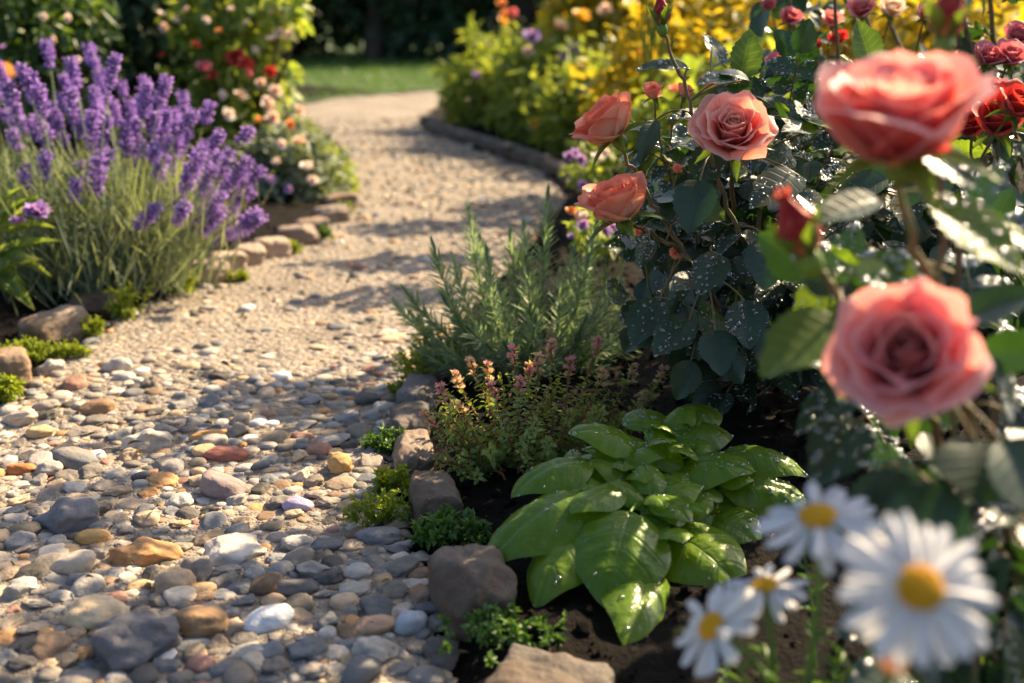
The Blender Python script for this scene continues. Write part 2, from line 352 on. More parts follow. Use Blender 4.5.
M_GREYLEAF = leaf_mat('grey_green_leaf', (.12, .17, .11), (.22, .27, .19), .3, .5, .35, .1, None, 3.)
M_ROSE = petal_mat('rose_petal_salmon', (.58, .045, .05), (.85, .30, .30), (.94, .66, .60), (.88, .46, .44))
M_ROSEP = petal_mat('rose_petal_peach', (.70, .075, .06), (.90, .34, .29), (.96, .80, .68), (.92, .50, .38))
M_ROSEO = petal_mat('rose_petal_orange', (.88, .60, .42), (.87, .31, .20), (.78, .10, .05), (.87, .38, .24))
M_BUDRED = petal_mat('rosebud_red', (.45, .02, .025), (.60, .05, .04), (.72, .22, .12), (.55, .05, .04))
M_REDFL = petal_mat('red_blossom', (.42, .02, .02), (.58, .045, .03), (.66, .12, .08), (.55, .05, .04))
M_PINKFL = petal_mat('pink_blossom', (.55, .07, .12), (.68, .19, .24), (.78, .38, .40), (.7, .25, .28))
M_CREAMFL = petal_mat('cream_blossom', (.75, .55, .36), (.82, .72, .6), (.86, .8, .72), (.84, .74, .62))
M_WHITEFL = petal_mat('white_blossom', (.78, .74, .62), (.84, .82, .78), (.86, .85, .82), (.84, .82, .78))
M_ORANGEFL = petal_mat('orange_blossom', (.75, .25, .04), (.85, .42, .10), (.88, .6, .25), (.85, .45, .15))
M_LILACFL = petal_mat('lilac_blossom', (.30, .18, .55), (.48, .34, .72), (.6, .48, .8), (.5, .36, .72))
M_YELFL = petal_mat('yellow_blossom', (.75, .48, .03), (.82, .60, .06), (.85, .7, .2), (.82, .6, .08))
M_DAISY = leaf_mat('daisy_petal', (.80, .80, .80), (.86, .86, .85), .3, .55, .3, .0, None, 1., (1., .97, .88), 0., .0)
M_DISC = leaf_mat('daisy_disc', (.74, .32, .01), (.82, .46, .02), .1, .65, .3, 0., None, 1., (1.1, 1, .5), 0., .3, 400)

# ------------------------------------------------------------------ setting: ground, path, lawn
Lpx = [(-260, 640), (-150, 490), (-50, 432), (15, 400), (62, 357), (112, 322), (192, 284), (232, 264), (285, 243), (325, 222), (341, 205), (334, 188), (318, 172), (305, 150), (297, 130), (290, 113)]
Rpx = [(470, 760), (452, 683), (432, 610), (404, 520), (391, 455), (398, 410), (425, 368), (470, 310), (520, 255), (556, 215), (570, 192), (540, 170), (480, 150), (438, 137), (420, 124), (424, 112), (452, 103), (520, 98), (600, 96)]
Lg = [G(*p)[:2] for p in Lpx]; Rg = [G(*p)[:2] for p in Rpx]
Lg = [np.array([Lg[0][0]-.4, -1.0])]+Lg; Rg = [np.array([Rg[0][0]+.0, -1.0])]+Rg
def chaikin(p, k=2):
    p = np.array(p)
    for _ in range(k):
        q = np.empty((2*len(p)-2+2, 2)); q[0] = p[0]; q[-1] = p[-1]; q[1:-1:2] = p[:-1]*.75+p[1:]*.25; q[2:-1:2] = (p[:-1]*.25+p[1:]*.75); p = q if len(q) % 2 == 0 else q
    return p
farL = [G(283, 105)[:2], G(330, 99)[:2], G(420, 90)[:2], G(520, 86)[:2], G(600, 85)[:2]]
PATH = np.concatenate([chaikin(Lg+farL), chaikin(Rg)[::-1]])
def inside(poly, pts):
    x, y = pts[:, 0], pts[:, 1]; c = np.zeros(len(pts), bool); a = poly; b_ = np.roll(poly, -1, 0)
    for (x1, y1), (x2, y2) in zip(a, b_):
        cond = ((y1 > y) != (y2 > y)); 
        if y1 != y2: c ^= cond & (x < (x2-x1)*(y-y1)/(y2-y1)+x1)
    return c
def dist_poly(poly, pts, closed=True):
    d = np.full(len(pts), 1e9); a = poly; b_ = np.roll(poly, -1, 0)
    if not closed: a = a[:-1]; b_ = b_[:-1]
    for p, q in zip(a, b_):
        e = q-p; L2 = max(e @ e, 1e-12); t = np.clip(((pts-p) @ e)/L2, 0, 1); d = np.minimum(d, np.linalg.norm(pts-(p+t[:, None]*e), axis=1))
    return d
def sinnoise(x, y, seed, sc, k=10):
    r_ = np.random.default_rng(seed); z = 0
    for _ in range(k):
        a = r_.uniform(0, 6.28); f_ = sc*r_.uniform(.5, 2.); z = z + np.sin(f_*(x*math.cos(a)+y*math.sin(a))+r_.uniform(0, 6.28))
    return z/math.sqrt(k)
def soil_h(x, y):
    pts = np.stack([np.ravel(x), np.ravel(y)], 1); ins = inside(PATH, pts); d = dist_poly(PATH, pts)
    s_ = np.where(ins, -d, d); base = np.clip(s_/.06, -1, 1)*.018 + np.clip(s_-.02, 0, .5)*.09
    n_ = sinnoise(pts[:, 0], pts[:, 1], 3, 40)*.0035+sinnoise(pts[:, 0], pts[:, 1], 4, 110)*.002
    return np.where(s_ < -.03, -.03, base - .004 + n_*np.clip(s_*20, 0, 1))
# garden soil: one uneven sheet under beds (fine near, coarse far)
def sheet(name, xs, ys, m, hf):
    X, Y = np.meshgrid(xs, ys); Z = hf(X, Y).reshape(X.shape); g = Geo()
    g.add(np.stack([X.ravel(), Y.ravel(), Z.ravel()], 1), quads(len(xs)-1, len(ys)-1)); o = g.obj(name, m); o['kind'] = 'structure'; return o
xs = np.concatenate([np.arange(-9, -1.6, .3), np.arange(-1.6, 1.8, .016), np.arange(1.8, 9.1, .3)]); ys = np.concatenate([np.arange(-2, .5, .2), np.arange(.5, 3.2, .016), np.arange(3.2, 8.6, .06)])
sheet('garden_soil', xs, ys, M_SOIL, soil_h)
def flat_poly(name, poly, z, m, kind='structure'):
    b = bmesh.new(); vs_ = [b.verts.new((p[0], p[1], z)) for p in poly]; f = b.faces.new(vs_)
    bmesh.ops.triangulate(b, faces=[f]); 
    if f and sum(fc.normal.z for fc in b.faces) < 0: bmesh.ops.reverse_faces(b, faces=b.faces[:])
    me = bpy.data.meshes.new(name); b.to_mesh(me); b.free(); me.materials.append(m); o = bpy.data.objects.new(name, me); COL.objects.link(o); o['kind'] = kind; return o
# path surface: gridded inside the outline with gentle unevenness
def path_h(x, y): return sinnoise(x, y, 11, 9)*.004+sinnoise(x, y, 12, 45)*.0018
flat_poly('path', PATH, -.004, M_PATH)
def path_top():
    st = .02; X = np.arange(-1.6, 1.0, st); Y = np.arange(.5, 9.2, st); XX, YY = np.meshgrid(X, Y); pts = np.stack([XX.ravel(), YY.ravel()], 1)
    ok = inside(PATH, pts).reshape(XX.shape); cell = ok[:-1, :-1] & ok[1:, :-1] & ok[:-1, 1:] & ok[1:, 1:]
    i = np.argwhere(cell); n = len(X); a = i[:, 0]*n+i[:, 1]; q = np.stack([a, a+1, a+n+1, a+n], 1); used, inv = np.unique(q.ravel(), return_inverse=True)
    z = path_h(pts[used, 0], pts[used, 1])+.004; d = dist_poly(PATH, pts[used]); z = z - np.clip(.03-d, 0, .03)*.15
    g = Geo(); g.add(np.column_stack([pts[used], z]), inv.reshape(-1, 4)); o = g.obj('path_surface', M_PATH); o['kind'] = 'structure'
path_top()
# ground to the horizon + lawn
b_ = 300.
flat_poly('ground', [(-b_, -b_), (b_, -b_), (b_, b_), (-b_, b_)], -.06, M_LAWN)
LAWN = [G(230, 118)[:2], G(283, 107)[:2], G(330, 101)[:2], G(420, 92)[:2], G(520, 88)[:2], G(600, 87)[:2], np.array([3.2, 10.]), np.array([4.5, 16.]), np.array([-9., 16.]), np.array([-6., 8.5]), np.array([-3., 6.6])]
flat_poly('lawn', LAWN, .012, M_LAWN)
def grass(poly, n, h, name):
    pa = np.array(poly); lo, hi = pa.min(0), pa.max(0); p = rng.uniform(lo, hi, (n*2, 2)); p = p[inside(pa, p)][:n]; k = len(p)
    tpl = leaf_tpl(1, 2, 'lance', .25, .2); d = np.column_stack([rng.normal(0, .35, (k, 2)), np.ones(k)]); Rm = frames(d, rng.normal(size=(k, 3)))
    s_ = rng.uniform(.6, 1.2, k)*h; Rm = Rm*np.stack([np.full(k, .007), s_, s_], 1)[:, None, :]
    g = Geo(); g.scatter(tpl, Rm, np.column_stack([p, np.full(k, .01)]), rng.random(k)); o = g.obj(name, M_GRASS); tag(o, 'mown green grass of the lawn beyond the path', 'grass', None, 'stuff')
grass(LAWN, 42000, .055, 'grass')

# ------------------------------------------------------------------ stones along the path
KT = [rock(5, 40+k, 5.2, .10, 8, 1.7) for k in range(6)]
def kerb(px, py, lx, ly, lz, yaw, m, label, seed, tilt=0., sink=.3, z0=0.):
    g = Geo(); V, _, f, L = KT[seed % 6]; V = V*(1+.03*fbm(V, 4., seed, 2))[:, None]
    g.add(V*np.array([lx/2, ly/2, lz/2]), None, f, L); c = G(px, py); 
    o = g.obj('edging_stone', m, None, (0, 0, 0)); o.location = (c[0], c[1], lz*(.5-sink)+z0); o.rotation_euler = (tilt, random.uniform(-.06, .06), yaw)
    return tag(o, label, 'edging stone', 'stones edging the path')
def gy(p, q): a, b2 = G(*p), G(*q); return math.atan2(b2[1]-a[1], b2[0]-a[0])
# planting side (basil): near to far
kerb(548, 706, .125, .08, .08, gy((600, 690), (484, 672)), M_KERBD, 'grey edging stone nearest the camera, behind a sprig of creeping green', 1, 0, .52)  # darker material puts shade into the colour of this stone
kerb(472, 612, .078, .115, .10, gy((450, 600), (490, 600))+.28, M_KERB, 'big brown block edging stone with grey top, between basil and pebbles', 2, -.05, .36)
kerb(433, 520, .058, .115, .075, .25, M_KERB, 'long dark edging stone with sun flecks, behind the big brown block', 3, 0, .34)
kerb(414, 470, .056, .10, .06, .2, M_KERBL, 'small pale-topped edging stone beside the lowest thyme stems', 4, 0, .25)
kerb(411, 438, .058, .11, .06, .1, M_KERBG, 'grey edging stone just below the mossy mound', 5, 0, .25)
kerb(420, 410, .06, .13, .06, -.1, M_KERBG, 'rounded grey edging stone between thyme and mossy mound', 0, 0, .25)
kerb(440, 384, .06, .10, .06, -.3, M_KERB, 'edging stone half buried under the mossy mound by the rosemary', 2, 0, .25)
# lavender side: near to far
kerb(4, 388, .088, .075, .08, .5, M_KERBL, 'rounded edging stone cut by the frame edge, beside a mossy tuft', 5, 0, .2)
kerb(56, 342, .07, .125, .075, -.62, M_KERBL, 'largest wedge-shaped pale edging stone in front of the lavender', 1, .08, .2)
kerb(102, 314, .115, .07, .065, .5, M_KERB, 'dark brown edging stone under the lavender foliage', 0, 0, .3)
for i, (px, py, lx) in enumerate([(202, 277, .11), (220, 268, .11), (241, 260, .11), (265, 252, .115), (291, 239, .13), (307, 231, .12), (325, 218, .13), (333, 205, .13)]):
    kerb(px+7, py+5, lx*.8, .07, .062, .45+.1*random.random(), M_KERBSUN if i < 4 else M_KERBL,
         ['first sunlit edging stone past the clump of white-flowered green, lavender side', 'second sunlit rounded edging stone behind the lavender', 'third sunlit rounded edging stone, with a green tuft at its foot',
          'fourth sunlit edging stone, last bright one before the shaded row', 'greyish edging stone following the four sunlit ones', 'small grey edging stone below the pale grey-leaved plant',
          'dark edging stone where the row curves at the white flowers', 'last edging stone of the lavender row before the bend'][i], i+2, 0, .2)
fk = [(424, 127), (432, 134), (444, 139), (458, 143.5), (473, 148), (489, 153), (506, 158.5), (522, 164), (538, 170), (553, 177), (566, 184), (572, 192)]
for i, p in enumerate(fk):
    q = fk[min(i+1, len(fk)-1)]; pr = fk[max(i-1, 0)]
    a, c = G(*pr), G(*q); L_ = np.linalg.norm(c-a)/2
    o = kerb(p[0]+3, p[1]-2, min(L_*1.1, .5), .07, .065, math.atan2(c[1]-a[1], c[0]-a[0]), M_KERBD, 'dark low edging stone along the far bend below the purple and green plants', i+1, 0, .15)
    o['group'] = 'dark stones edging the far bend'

# ------------------------------------------------------------------ pebbles
PC = {'grey': (.215, .19, .16), 'dark grey': (.085, .078, .07), 'blue-grey': (.165, .17, .175), 'pale grey': (.36, .335, .30), 'tan': (.40, .30, .20), 'cream': (.55, .46, .35), 'white': (.62, .61, .60),
      'orange': (.44, .24, .10), 'brown': (.22, .145, .09), 'reddish': (.30, .165, .12), 'ochre': (.42, .30, .16)}
PW = [('grey', .27), ('dark grey', .10), ('blue-grey', .13), ('pale grey', .16), ('tan', .16), ('cream', .08), ('white', .02), ('orange', .02), ('brown', .06), ('reddish', .025), ('ochre', .025)]
names_c = [a for a, _ in PW]; pw = np.array([b2 for _, b2 in PW]); pw /= pw.sum()
ROUND = [rock(3, 100+k, 2.2, .10, 1, .9) for k in range(5)]; ANG = [rock(3, 120+k, 2.8, .14, 7, 1.1, .6, .92) for k in range(6)]
ROUND4 = [rock(4, 100+k, 2.3, .15, 3, 1.1, .7, .97) for k in range(5)]; ANG4 = [rock(4, 120+k, 2.6, .24, 9, 1.6, .55, .92) for k in range(6)]
LOW = [rock(2, 140+k, 2.4, .15, 4, 1.1, .65, .95) for k in range(6)]; VLOW = [rock(1, 160+k, 2.4, .18, 0, 1.1) for k in range(4)]
LAND = [ # px, py, width px, depth ratio, height ratio, colour, shape, landmark name, label
 (147, 557, 70, .62, .42, 'orange', 'a', 'wide orange slab', 'wide flat orange slab of stone, largest orange one on the path'),
 (298, 509, 30, .75, .6, (.40, .33, .46), 'r', 'lilac pebble', 'smooth lilac-tinted oval pebble, the only purplish one'),
 (268, 630, 50, .8, .5, (.56, .58, .60), 'r', 'round white pebble', 'round chalk-white pebble, whitest on the near path'),
 (97, 624, 62, .7, .5, (.56, .43, .27), 'a', 'big cream stone', 'big smooth cream stone near the charcoal boulder'),
 (22, 472, 28, .7, .5, (.40, .15, .05), 'r', 'rust pebble', 'small rust-red pebble near the frame edge'),
 (76, 466, 44, .7, .5, 'blue-grey', 'r', 'blue-grey oval', 'smooth blue-grey oval pebble beside the pale humped stone'),
 (148, 448, 48, .7, .6, (.46, .41, .34), 'a', 'pale humped stone', 'pale humped stone with a peaked top in sunlight'),
 (208, 441, 34, .55, .35, (.52, .28, .10), 'r', 'thin orange pebble', 'thin flat orange pebble behind the brick-red one'),
 (228, 462, 44, .5, .35, (.36, .13, .09), 'r', 'brick-red pebble', 'thin brick-red pebble in front of the thin orange one'),
 (225, 494, 48, .7, .5, (.26, .20, .19), 'r', 'mauve pebble', 'mauve-brown flattened pebble in the half shade'),
 (234, 554, 68, .75, .35, (.50, .46, .40), 'a', 'broad pale slab', 'broad pale slab of stone, flattest in the sun patch'),
 (172, 588, 46, .75, .7, (.46, .34, .22), 'a', 'angular tan stone', 'angular tan stone in front of the broad pale slab'),
 (68, 524, 66, .75, .55, (.17, .165, .17), 'a', 'dark angular stone', 'dark grey angular stone, second largest on the path'),
 (73, 569, 50, .6, .45, (.52, .43, .33), 'r', 'flat cream pebble', 'flat cream pebble beyond the big cream stone'),
 (130, 658, 96, .7, .55, (.13, .13, .14), 'a', 'charcoal boulder', 'charcoal stone at the front, largest on the path'),
 (200, 634, 58, .7, .5, (.30, .19, .10), 'r', 'brown oval', 'brown oval pebble between charcoal stone and white pebble'),
 (410, 632, 34, .9, .8, (.36, .38, .41), 'r', 'speckled round pebble', 'speckled blue-white round pebble close to the brown block'),
 (338, 474, 28, .8, .9, (.48, .30, .12), 'a', 'ochre wedge', 'upright ochre wedge-shaped stone near the kerb'),
 (93, 538, 34, .7, .5, (.50, .30, .10), 'r', 'amber pebble', 'small amber pebble in front of the dark angular stone'),
 (296, 592, 50, .6, .4, (.13, .125, .12), 'r', 'flat dark pebble', 'flat dark oval pebble beyond the round white pebble'),
 (380, 541, 44, .6, .4, (.20, .20, .205), 'r', 'flat slate pebble', 'flat slate pebble beside the green sprigs at the kerb'),
 (372, 634, 46, .6, .4, (.42, .27, .17), 'r', 'flat peach pebble', 'flat peach-brown pebble beside the speckled round one'),
 (118, 374, 28, .7, .6, (.44, .40, .35), 'r', 'pale pebble by the kerb', 'pale grey pebble in front of the wedge-shaped edging stone'),
 (97, 413, 36, .7, .5, (.26, .16, .09), 'r', 'chestnut pebble', 'chestnut brown pebble far from the kerb, in the sun'),
 (52, 374, 28, .7, .6, (.36, .34, .31), 'a', 'grey wedge pebble', 'grey wedge pebble between the two near lavender-side edging stones'),
 (20, 421, 36, .6, .45, (.48, .40, .31), 'r', 'flat pale pebble', 'flat pale pebble by the frame edge below the mossy tuft'),
 (372, 660, 52, .7, .55, (.37, .35, .31), 'a', 'big pale grey stone', 'big pale grey stone at the front near the last kerb block'),
 (330, 450, 42, .7, .35, (.26, .25, .24), 'a', 'grey flagstone chip', 'flat grey chip of stone beside the ochre wedge'),
 (20, 595, 40, .8, .6, (.30, .29, .27), 'a', 'grey corner stone', 'grey block of stone at the frame edge in front of the orange slab'),
]
pp = []   # (x, y, a, b, h, yaw, z, colour name, rgb, shape, landmark index)
for i, (px, py, wp, br, hr, col, sh, nm, lb) in enumerate(LAND):
    c = G(px, py); wd = wp/F*depth_of(c)*1.03; cn = col if isinstance(col, str) else None
    pp.append([c[0], c[1], wd/2, wd/2*br, wd/2*hr, rng.uniform(-.25, .25), 0., cn, PC[col] if cn else col, sh, i])
grid = {}; CS = .06
def near_ok(x, y, r, slack):
    ix, iy = int(x//CS), int(y//CS)
    for dx in (-1, 0, 1):
        for dy in (-1, 0, 1):
            for (qx, qy, qr) in grid.get((ix+dx, iy+dy), ()):
                if (qx-x)**2+(qy-y)**2 < ((qr+r)*slack)**2: return False
    return True
def gadd(x, y, r): grid.setdefault((int(x//CS), int(y//CS)), []).append((x, y, r))
for q in pp: gadd(q[0], q[1], (q[2]+q[3])/2)
PATHd = PATH
def throw(n, r0, r1, ymin, ymax, slack, dens=None, hfac=(.32, .7)):
    pts = np.column_stack([rng.uniform(-1.35, .25, n), ymin+(ymax-ymin)*rng.random(n)**1.15]); pts = pts[inside(PATH, pts)]
    ra = r0+(r1-r0)*rng.random(len(pts))**1.8; u_ = rng.random(len(pts)); ci = rng.choice(len(PW), len(pts), p=pw)
    for (x, y), r, u0, c in zip(pts, ra, u_, ci):
        if dens and u0 > dens(x, y): continue
        if not near_ok(x, y, r, slack): continue
        gadd(x, y, r); el = rng.uniform(1.0, 1.45); br = r/math.sqrt(el); ar = r*math.sqrt(el)
        base = np.array(PC[names_c[c]])*rng.uniform(.72, 1.22)
        pp.append([x, y, ar*1.08, br*1.08, br*rng.uniform(*hfac), rng.uniform(0, 3.14), 0., names_c[c], tuple(base), 'r' if rng.random() < .32 else 'a', -1])
nearw = lambda x, y: np.clip((2.05-y)/.75, .05, 1.)+.5*np.clip((x+.36)/.2, 0, 1)*np.clip((2.3-y)/.5, 0, 1)
throw(9000, .0115, .0205, .8, 2.9, .74, lambda x, y: nearw(x, y)*.8)
throw(30000, .0075, .0125, .8, 3.0, .74, lambda x, y: nearw(x, y)*.85)
throw(50000, .0035, .0075, .8, 3.0, .82, lambda x, y: .45+.5*nearw(x, y))
throw(60000, .0016, .0035, .85, 2.1, .8, lambda x, y: .8)
n_close = len(pp)
throw(42000, .0045, .0165, 2.0, 6.5, .92, lambda x, y: .6)
print('pebbles', len(pp))
order = sorted(range(len(pp)), key=lambda i: (pp[i][10] < 0, -pp[i][2]*pp[i][3]/max(depth_of((pp[i][0], pp[i][1], 0)), .9)**3))
vis = [i for i in order if pp[i][10] >= 0 or (lambda d, q: 4 < 512+q[0]/d*F < 1020 and F*0+341.5-F*np.dot(np.array([q[0], q[1], 0])-CAM, UPV)/d < 678)(depth_of((pp[i][0], pp[i][1], 0)), pp[i])]
IND = vis[:290]; INDS = set(IND)
meshes = {}
def peb_mesh(kind, k):
    if (kind, k) not in meshes:
        tpl = (ROUND4 if kind == 'r' else ANG4)[k]; g = Geo(); g.add(tpl[0], None, tpl[2], tpl[3]); meshes[(kind, k)] = g.mesh('pebble', M_PEB)
    return meshes[(kind, k)]
ORD = ['', 'second', 'third', 'fourth', 'fifth', 'sixth', 'seventh', 'eighth', 'ninth', 'tenth', 'eleventh', 'twelfth', 'thirteenth']
land_xy = np.array([pp[i][:2] for i in range(len(LAND))])
buckets = {}
for i in IND:
    q = pp[i]
    if q[10] >= 0: continue
    dd = np.linalg.norm(land_xy-np.array(q[:2]), axis=1); j = int(dd.argmin()); dx, dy = np.array(q[:2])-land_xy[j]
    dr = ('on the basil side of' if dx > 0 else 'on the lavender side of') if abs(dx) > abs(dy) else ('just beyond' if dy > 0 else 'this side of')
    buckets.setdefault((j, dr, q[7]), []).append((dd[j], i))
plabel = {}
for (j, dr, cn), lst in buckets.items():
    for k, (d_, i) in enumerate(sorted(lst)):
        sh = 'rounded' if pp[i][9] == 'r' else 'angular'
        plabel[i] = f"{cn} {sh} pebble {dr} the {LAND[j][7]}" + (f", {ORD[k]}-nearest such" if k else "")
for i in IND:
    x, y, a, b2, h, yaw, z, cn, rgb, sh, li = pp[i]
    o = bpy.data.objects.new('pebble', peb_mesh(sh, (i*7+3) % (5 if sh == 'r' else 6))); COL.objects.link(o)
    z0 = float(path_h(np.array([x]), np.array([y]))[0]); o.location = (x, y, z0+h*(.5 if sh == 'r' else .36)+.001); o.scale = (a, b2, h); o.rotation_euler = (rng.normal(0, .17), rng.normal(0, .17), yaw)
    o.color = (*rgb, 1)
    tag(o, LAND[li][8] if li >= 0 else plabel[i], 'pebble', 'pebbles on the path')
g = Geo()
rest = [i for i in range(len(pp)) if i not in INDS]
for kk, tset in (('m', LOW), ('s', VLOW)):
    for k, tpl in enumerate(tset):
        ids = [i for i in rest if i % len(tset) == k and ((pp[i][1] < 2.4 and (pp[i][2] > .006)) == (kk == 'm'))]
        if not ids: continue
        q = [pp[i] for i in ids]; n = len(q); yaw = np.array([t[5] for t in q]); S = np.array([[t[2], t[3], t[4]] for t in q])
        zz = path_h(np.array([t[0] for t in q]), np.array([t[1] for t in q]))+S[:, 2]*.36+.001
        c, s_ = np.cos(yaw), np.sin(yaw); Rm = np.zeros((n, 3, 3)); Rm[:, 0, 0] = c; Rm[:, 0, 1] = -s_; Rm[:, 1, 0] = s_; Rm[:, 1, 1] = c; Rm[:, 2, 2] = 1
        Rm = Rm*S[:, None, :]; V = np.einsum('nij,mj->nmi', Rm, tpl[0])+np.column_stack([[t[0] for t in q], [t[1] for t in q], zz])[:, None]
        m_ = len(tpl[0]); off = (np.arange(n)*m_)[:, None, None]; colr = np.repeat(np.array([t[8] for t in q])[:, None], m_, 1)
        g.add(V.reshape(-1, 3), None, (tpl[2][None]+off).reshape(-1, 3), colr.reshape(-1, 3))
tag(g.obj('gravel', M_PEBV), 'small mixed gravel lying between the larger pebbles on the path', 'gravel', None, 'stuff')
# soil crumbs and bark bits in the beds
def crumbs():
    n = 9000; p = np.column_stack([rng.uniform(-1.6, 1.2, n), rng.uniform(.7, 3.2, n)]); p = p[~inside(PATH, p)]; n = len(p); z = soil_h(p[:, 0], p[:, 1])
    s_ = .0025+.009*rng.random(n)**3; Rm = np.stack([frame_z(rng.normal(size=3)) for _ in range(n)])*s_[:, None, None]*np.array([1, .8, .6])
    g = Geo(); cl = np.array([.012, .009, .0065])[None]*(.5+rng.random(n)*1.6)[:, None]; br = rng.random(n) < 0
    tpl = VLOW[1]; V = np.einsum('nij,mj->nmi', Rm, tpl[0])+np.column_stack([p, z+s_*.2])[:, None]; m_ = len(tpl[0]); off = (np.arange(n)*m_)[:, None, None]
    g.add(V.reshape(-1, 3), None, (tpl[2][None]+off).reshape(-1, 3), np.repeat(cl[:, None], m_, 1).reshape(-1, 3))
    tag(g.obj('soil_crumbs', M_SOIL, None, None, False), 'dark crumbly soil clods and bark bits in the beds', 'soil', None, 'stuff')
crumbs()
def mulch():
    n = 1500; p = np.column_stack([rng.uniform(-1.6, 1.0, n), rng.uniform(.7, 3.0, n)]); ins = inside(PATH, p); p = p[~ins | (rng.random(n) < .22)]; n = len(p); z = np.maximum(soil_h(p[:, 0], p[:, 1]), np.where(inside(PATH, p), .016, -1))+.004
    a = rng.uniform(0, 6.28, n); d = np.column_stack([np.cos(a), np.sin(a), rng.normal(0, .25, n)]); ln = .004+.022*rng.random(n)**2.5; Rm = frames(d, rng.normal(size=(n, 3))*.4+[0, 0, 1.])*np.stack([ln*.3+.001, ln, ln], 1)[:, None, :]
    V, F4, F3, L = leaf_tpl(2, 4, 'lance', .2, .3); g = Geo(); W = np.einsum('nij,mj->nmi', Rm, V)+np.column_stack([p, z])[:, None]; m_ = len(V); off = (np.arange(n)*m_)[:, None, None]
    cl = np.array([.15, .095, .05])[None]*(.35+rng.random(n))[:, None]; g.add(W.reshape(-1, 3), (F4[None]+off).reshape(-1, 4), None, np.repeat(cl[:, None], m_, 1).reshape(-1, 3))
    tag(g.obj('mulch', M_PEBV), 'dry brown leaf bits and bark chips scattered on the soil', 'mulch', None, 'stuff')
mulch()

# ------------------------------------------------------------------ plants: shared builders
T_ROSEHI = leaf_tpl(6, 18, 'rose', .16, .22, .03, .22, .02); T_ROSEMID = leaf_tpl(4, 9, 'rose', .16, .22, .03, .0, .02); T_LOWLEAF = leaf_tpl(2, 4, 'rose', .15, .25); T_TINY = leaf_tpl(2, 2, 'rose', .1, .3)
T_NEEDLE = leaf_tpl(2, 5, 'needle', .14, -.07); T_LANCE = leaf_tpl(2, 5, 'lance', .3, .3)
def sub_soil(x, y): return float(soil_h(np.array([x]), np.array([y]))[0])
def blob(g, c, rad, n, size, tpl, mat_i=0, seed=0, outw=.6, droop=.2, shell=.5, asp=.6, lump=.3):
    r_ = np.random.default_rng(seed); d = unit(r_.normal(size=(n, 3))); lum = 1+lump*sinnoise(d[:, 0]*2+d[:, 2], d[:, 1]*2-d[:, 2], seed+5, 2.6, 6)
    rr = (shell+(1-shell)*r_.random(n)**.6)*np.maximum(lum, .35); p = np.asarray(c)+d*np.asarray(rad)*rr[:, None]
    p[:, 2] = np.maximum(p[:, 2], .015)
    dirs = unit(d*outw+r_.normal(size=(n, 3))*.6+[0, 0, -droop]); ups = unit(d*.5+[0, 0, .9]+r_.normal(size=(n, 3))*.45)
    s_ = size*(.6+.7*r_.random(n)); Rm = frames(dirs, ups)*np.stack([s_*asp, s_, s_], 1)[:, None, :]
    g.scatter(tpl, Rm, p, r_.random(n), mat_i); return p, d
def dew_on(g, tpl_fn, mats, count, rmin, rmax, seed, nrm_up=True):
    """droplets standing on leaf blades: sample points of the leaf template"""
    V, F4, _, L = tpl_fn; r_ = np.random.default_rng(seed)
    n = len(mats[0]); 
    if n == 0: return
    tot = n*count; li = np.repeat(np.arange(n), count); fi = r_.integers(0, len(F4), tot); wq = r_.dirichlet(np.ones(4)*1.2, tot)
    loc = np.einsum('nk,nkj->nj', wq, V[F4[fi]]); Rm, T = mats
    p = np.einsum('nij,nj->ni', Rm[li], loc)+T[li]
    q = V[F4[fi]]; e1 = np.einsum('nij,nj->ni', Rm[li], q[:, 1]-q[:, 0]); e2 = np.einsum('nij,nj->ni', Rm[li], q[:, 3]-q[:, 0]); nn = unit(np.cross(e1, e2))
    s_ = rmin+(rmax-rmin)*r_.random(tot)**2.2; a = np.where(np.abs(nn[:, :1]) < .8, [[1., 0, 0]], [[0, 1., 0]]); x = unit(np.cross(a, nn)); y = np.cross(nn, x)
    F_ = np.stack([x, y, nn], -1)*(s_[:, None, None]*np.array([1, 1, .75])); g.scatter(DOME, F_, p, r_.random(tot))

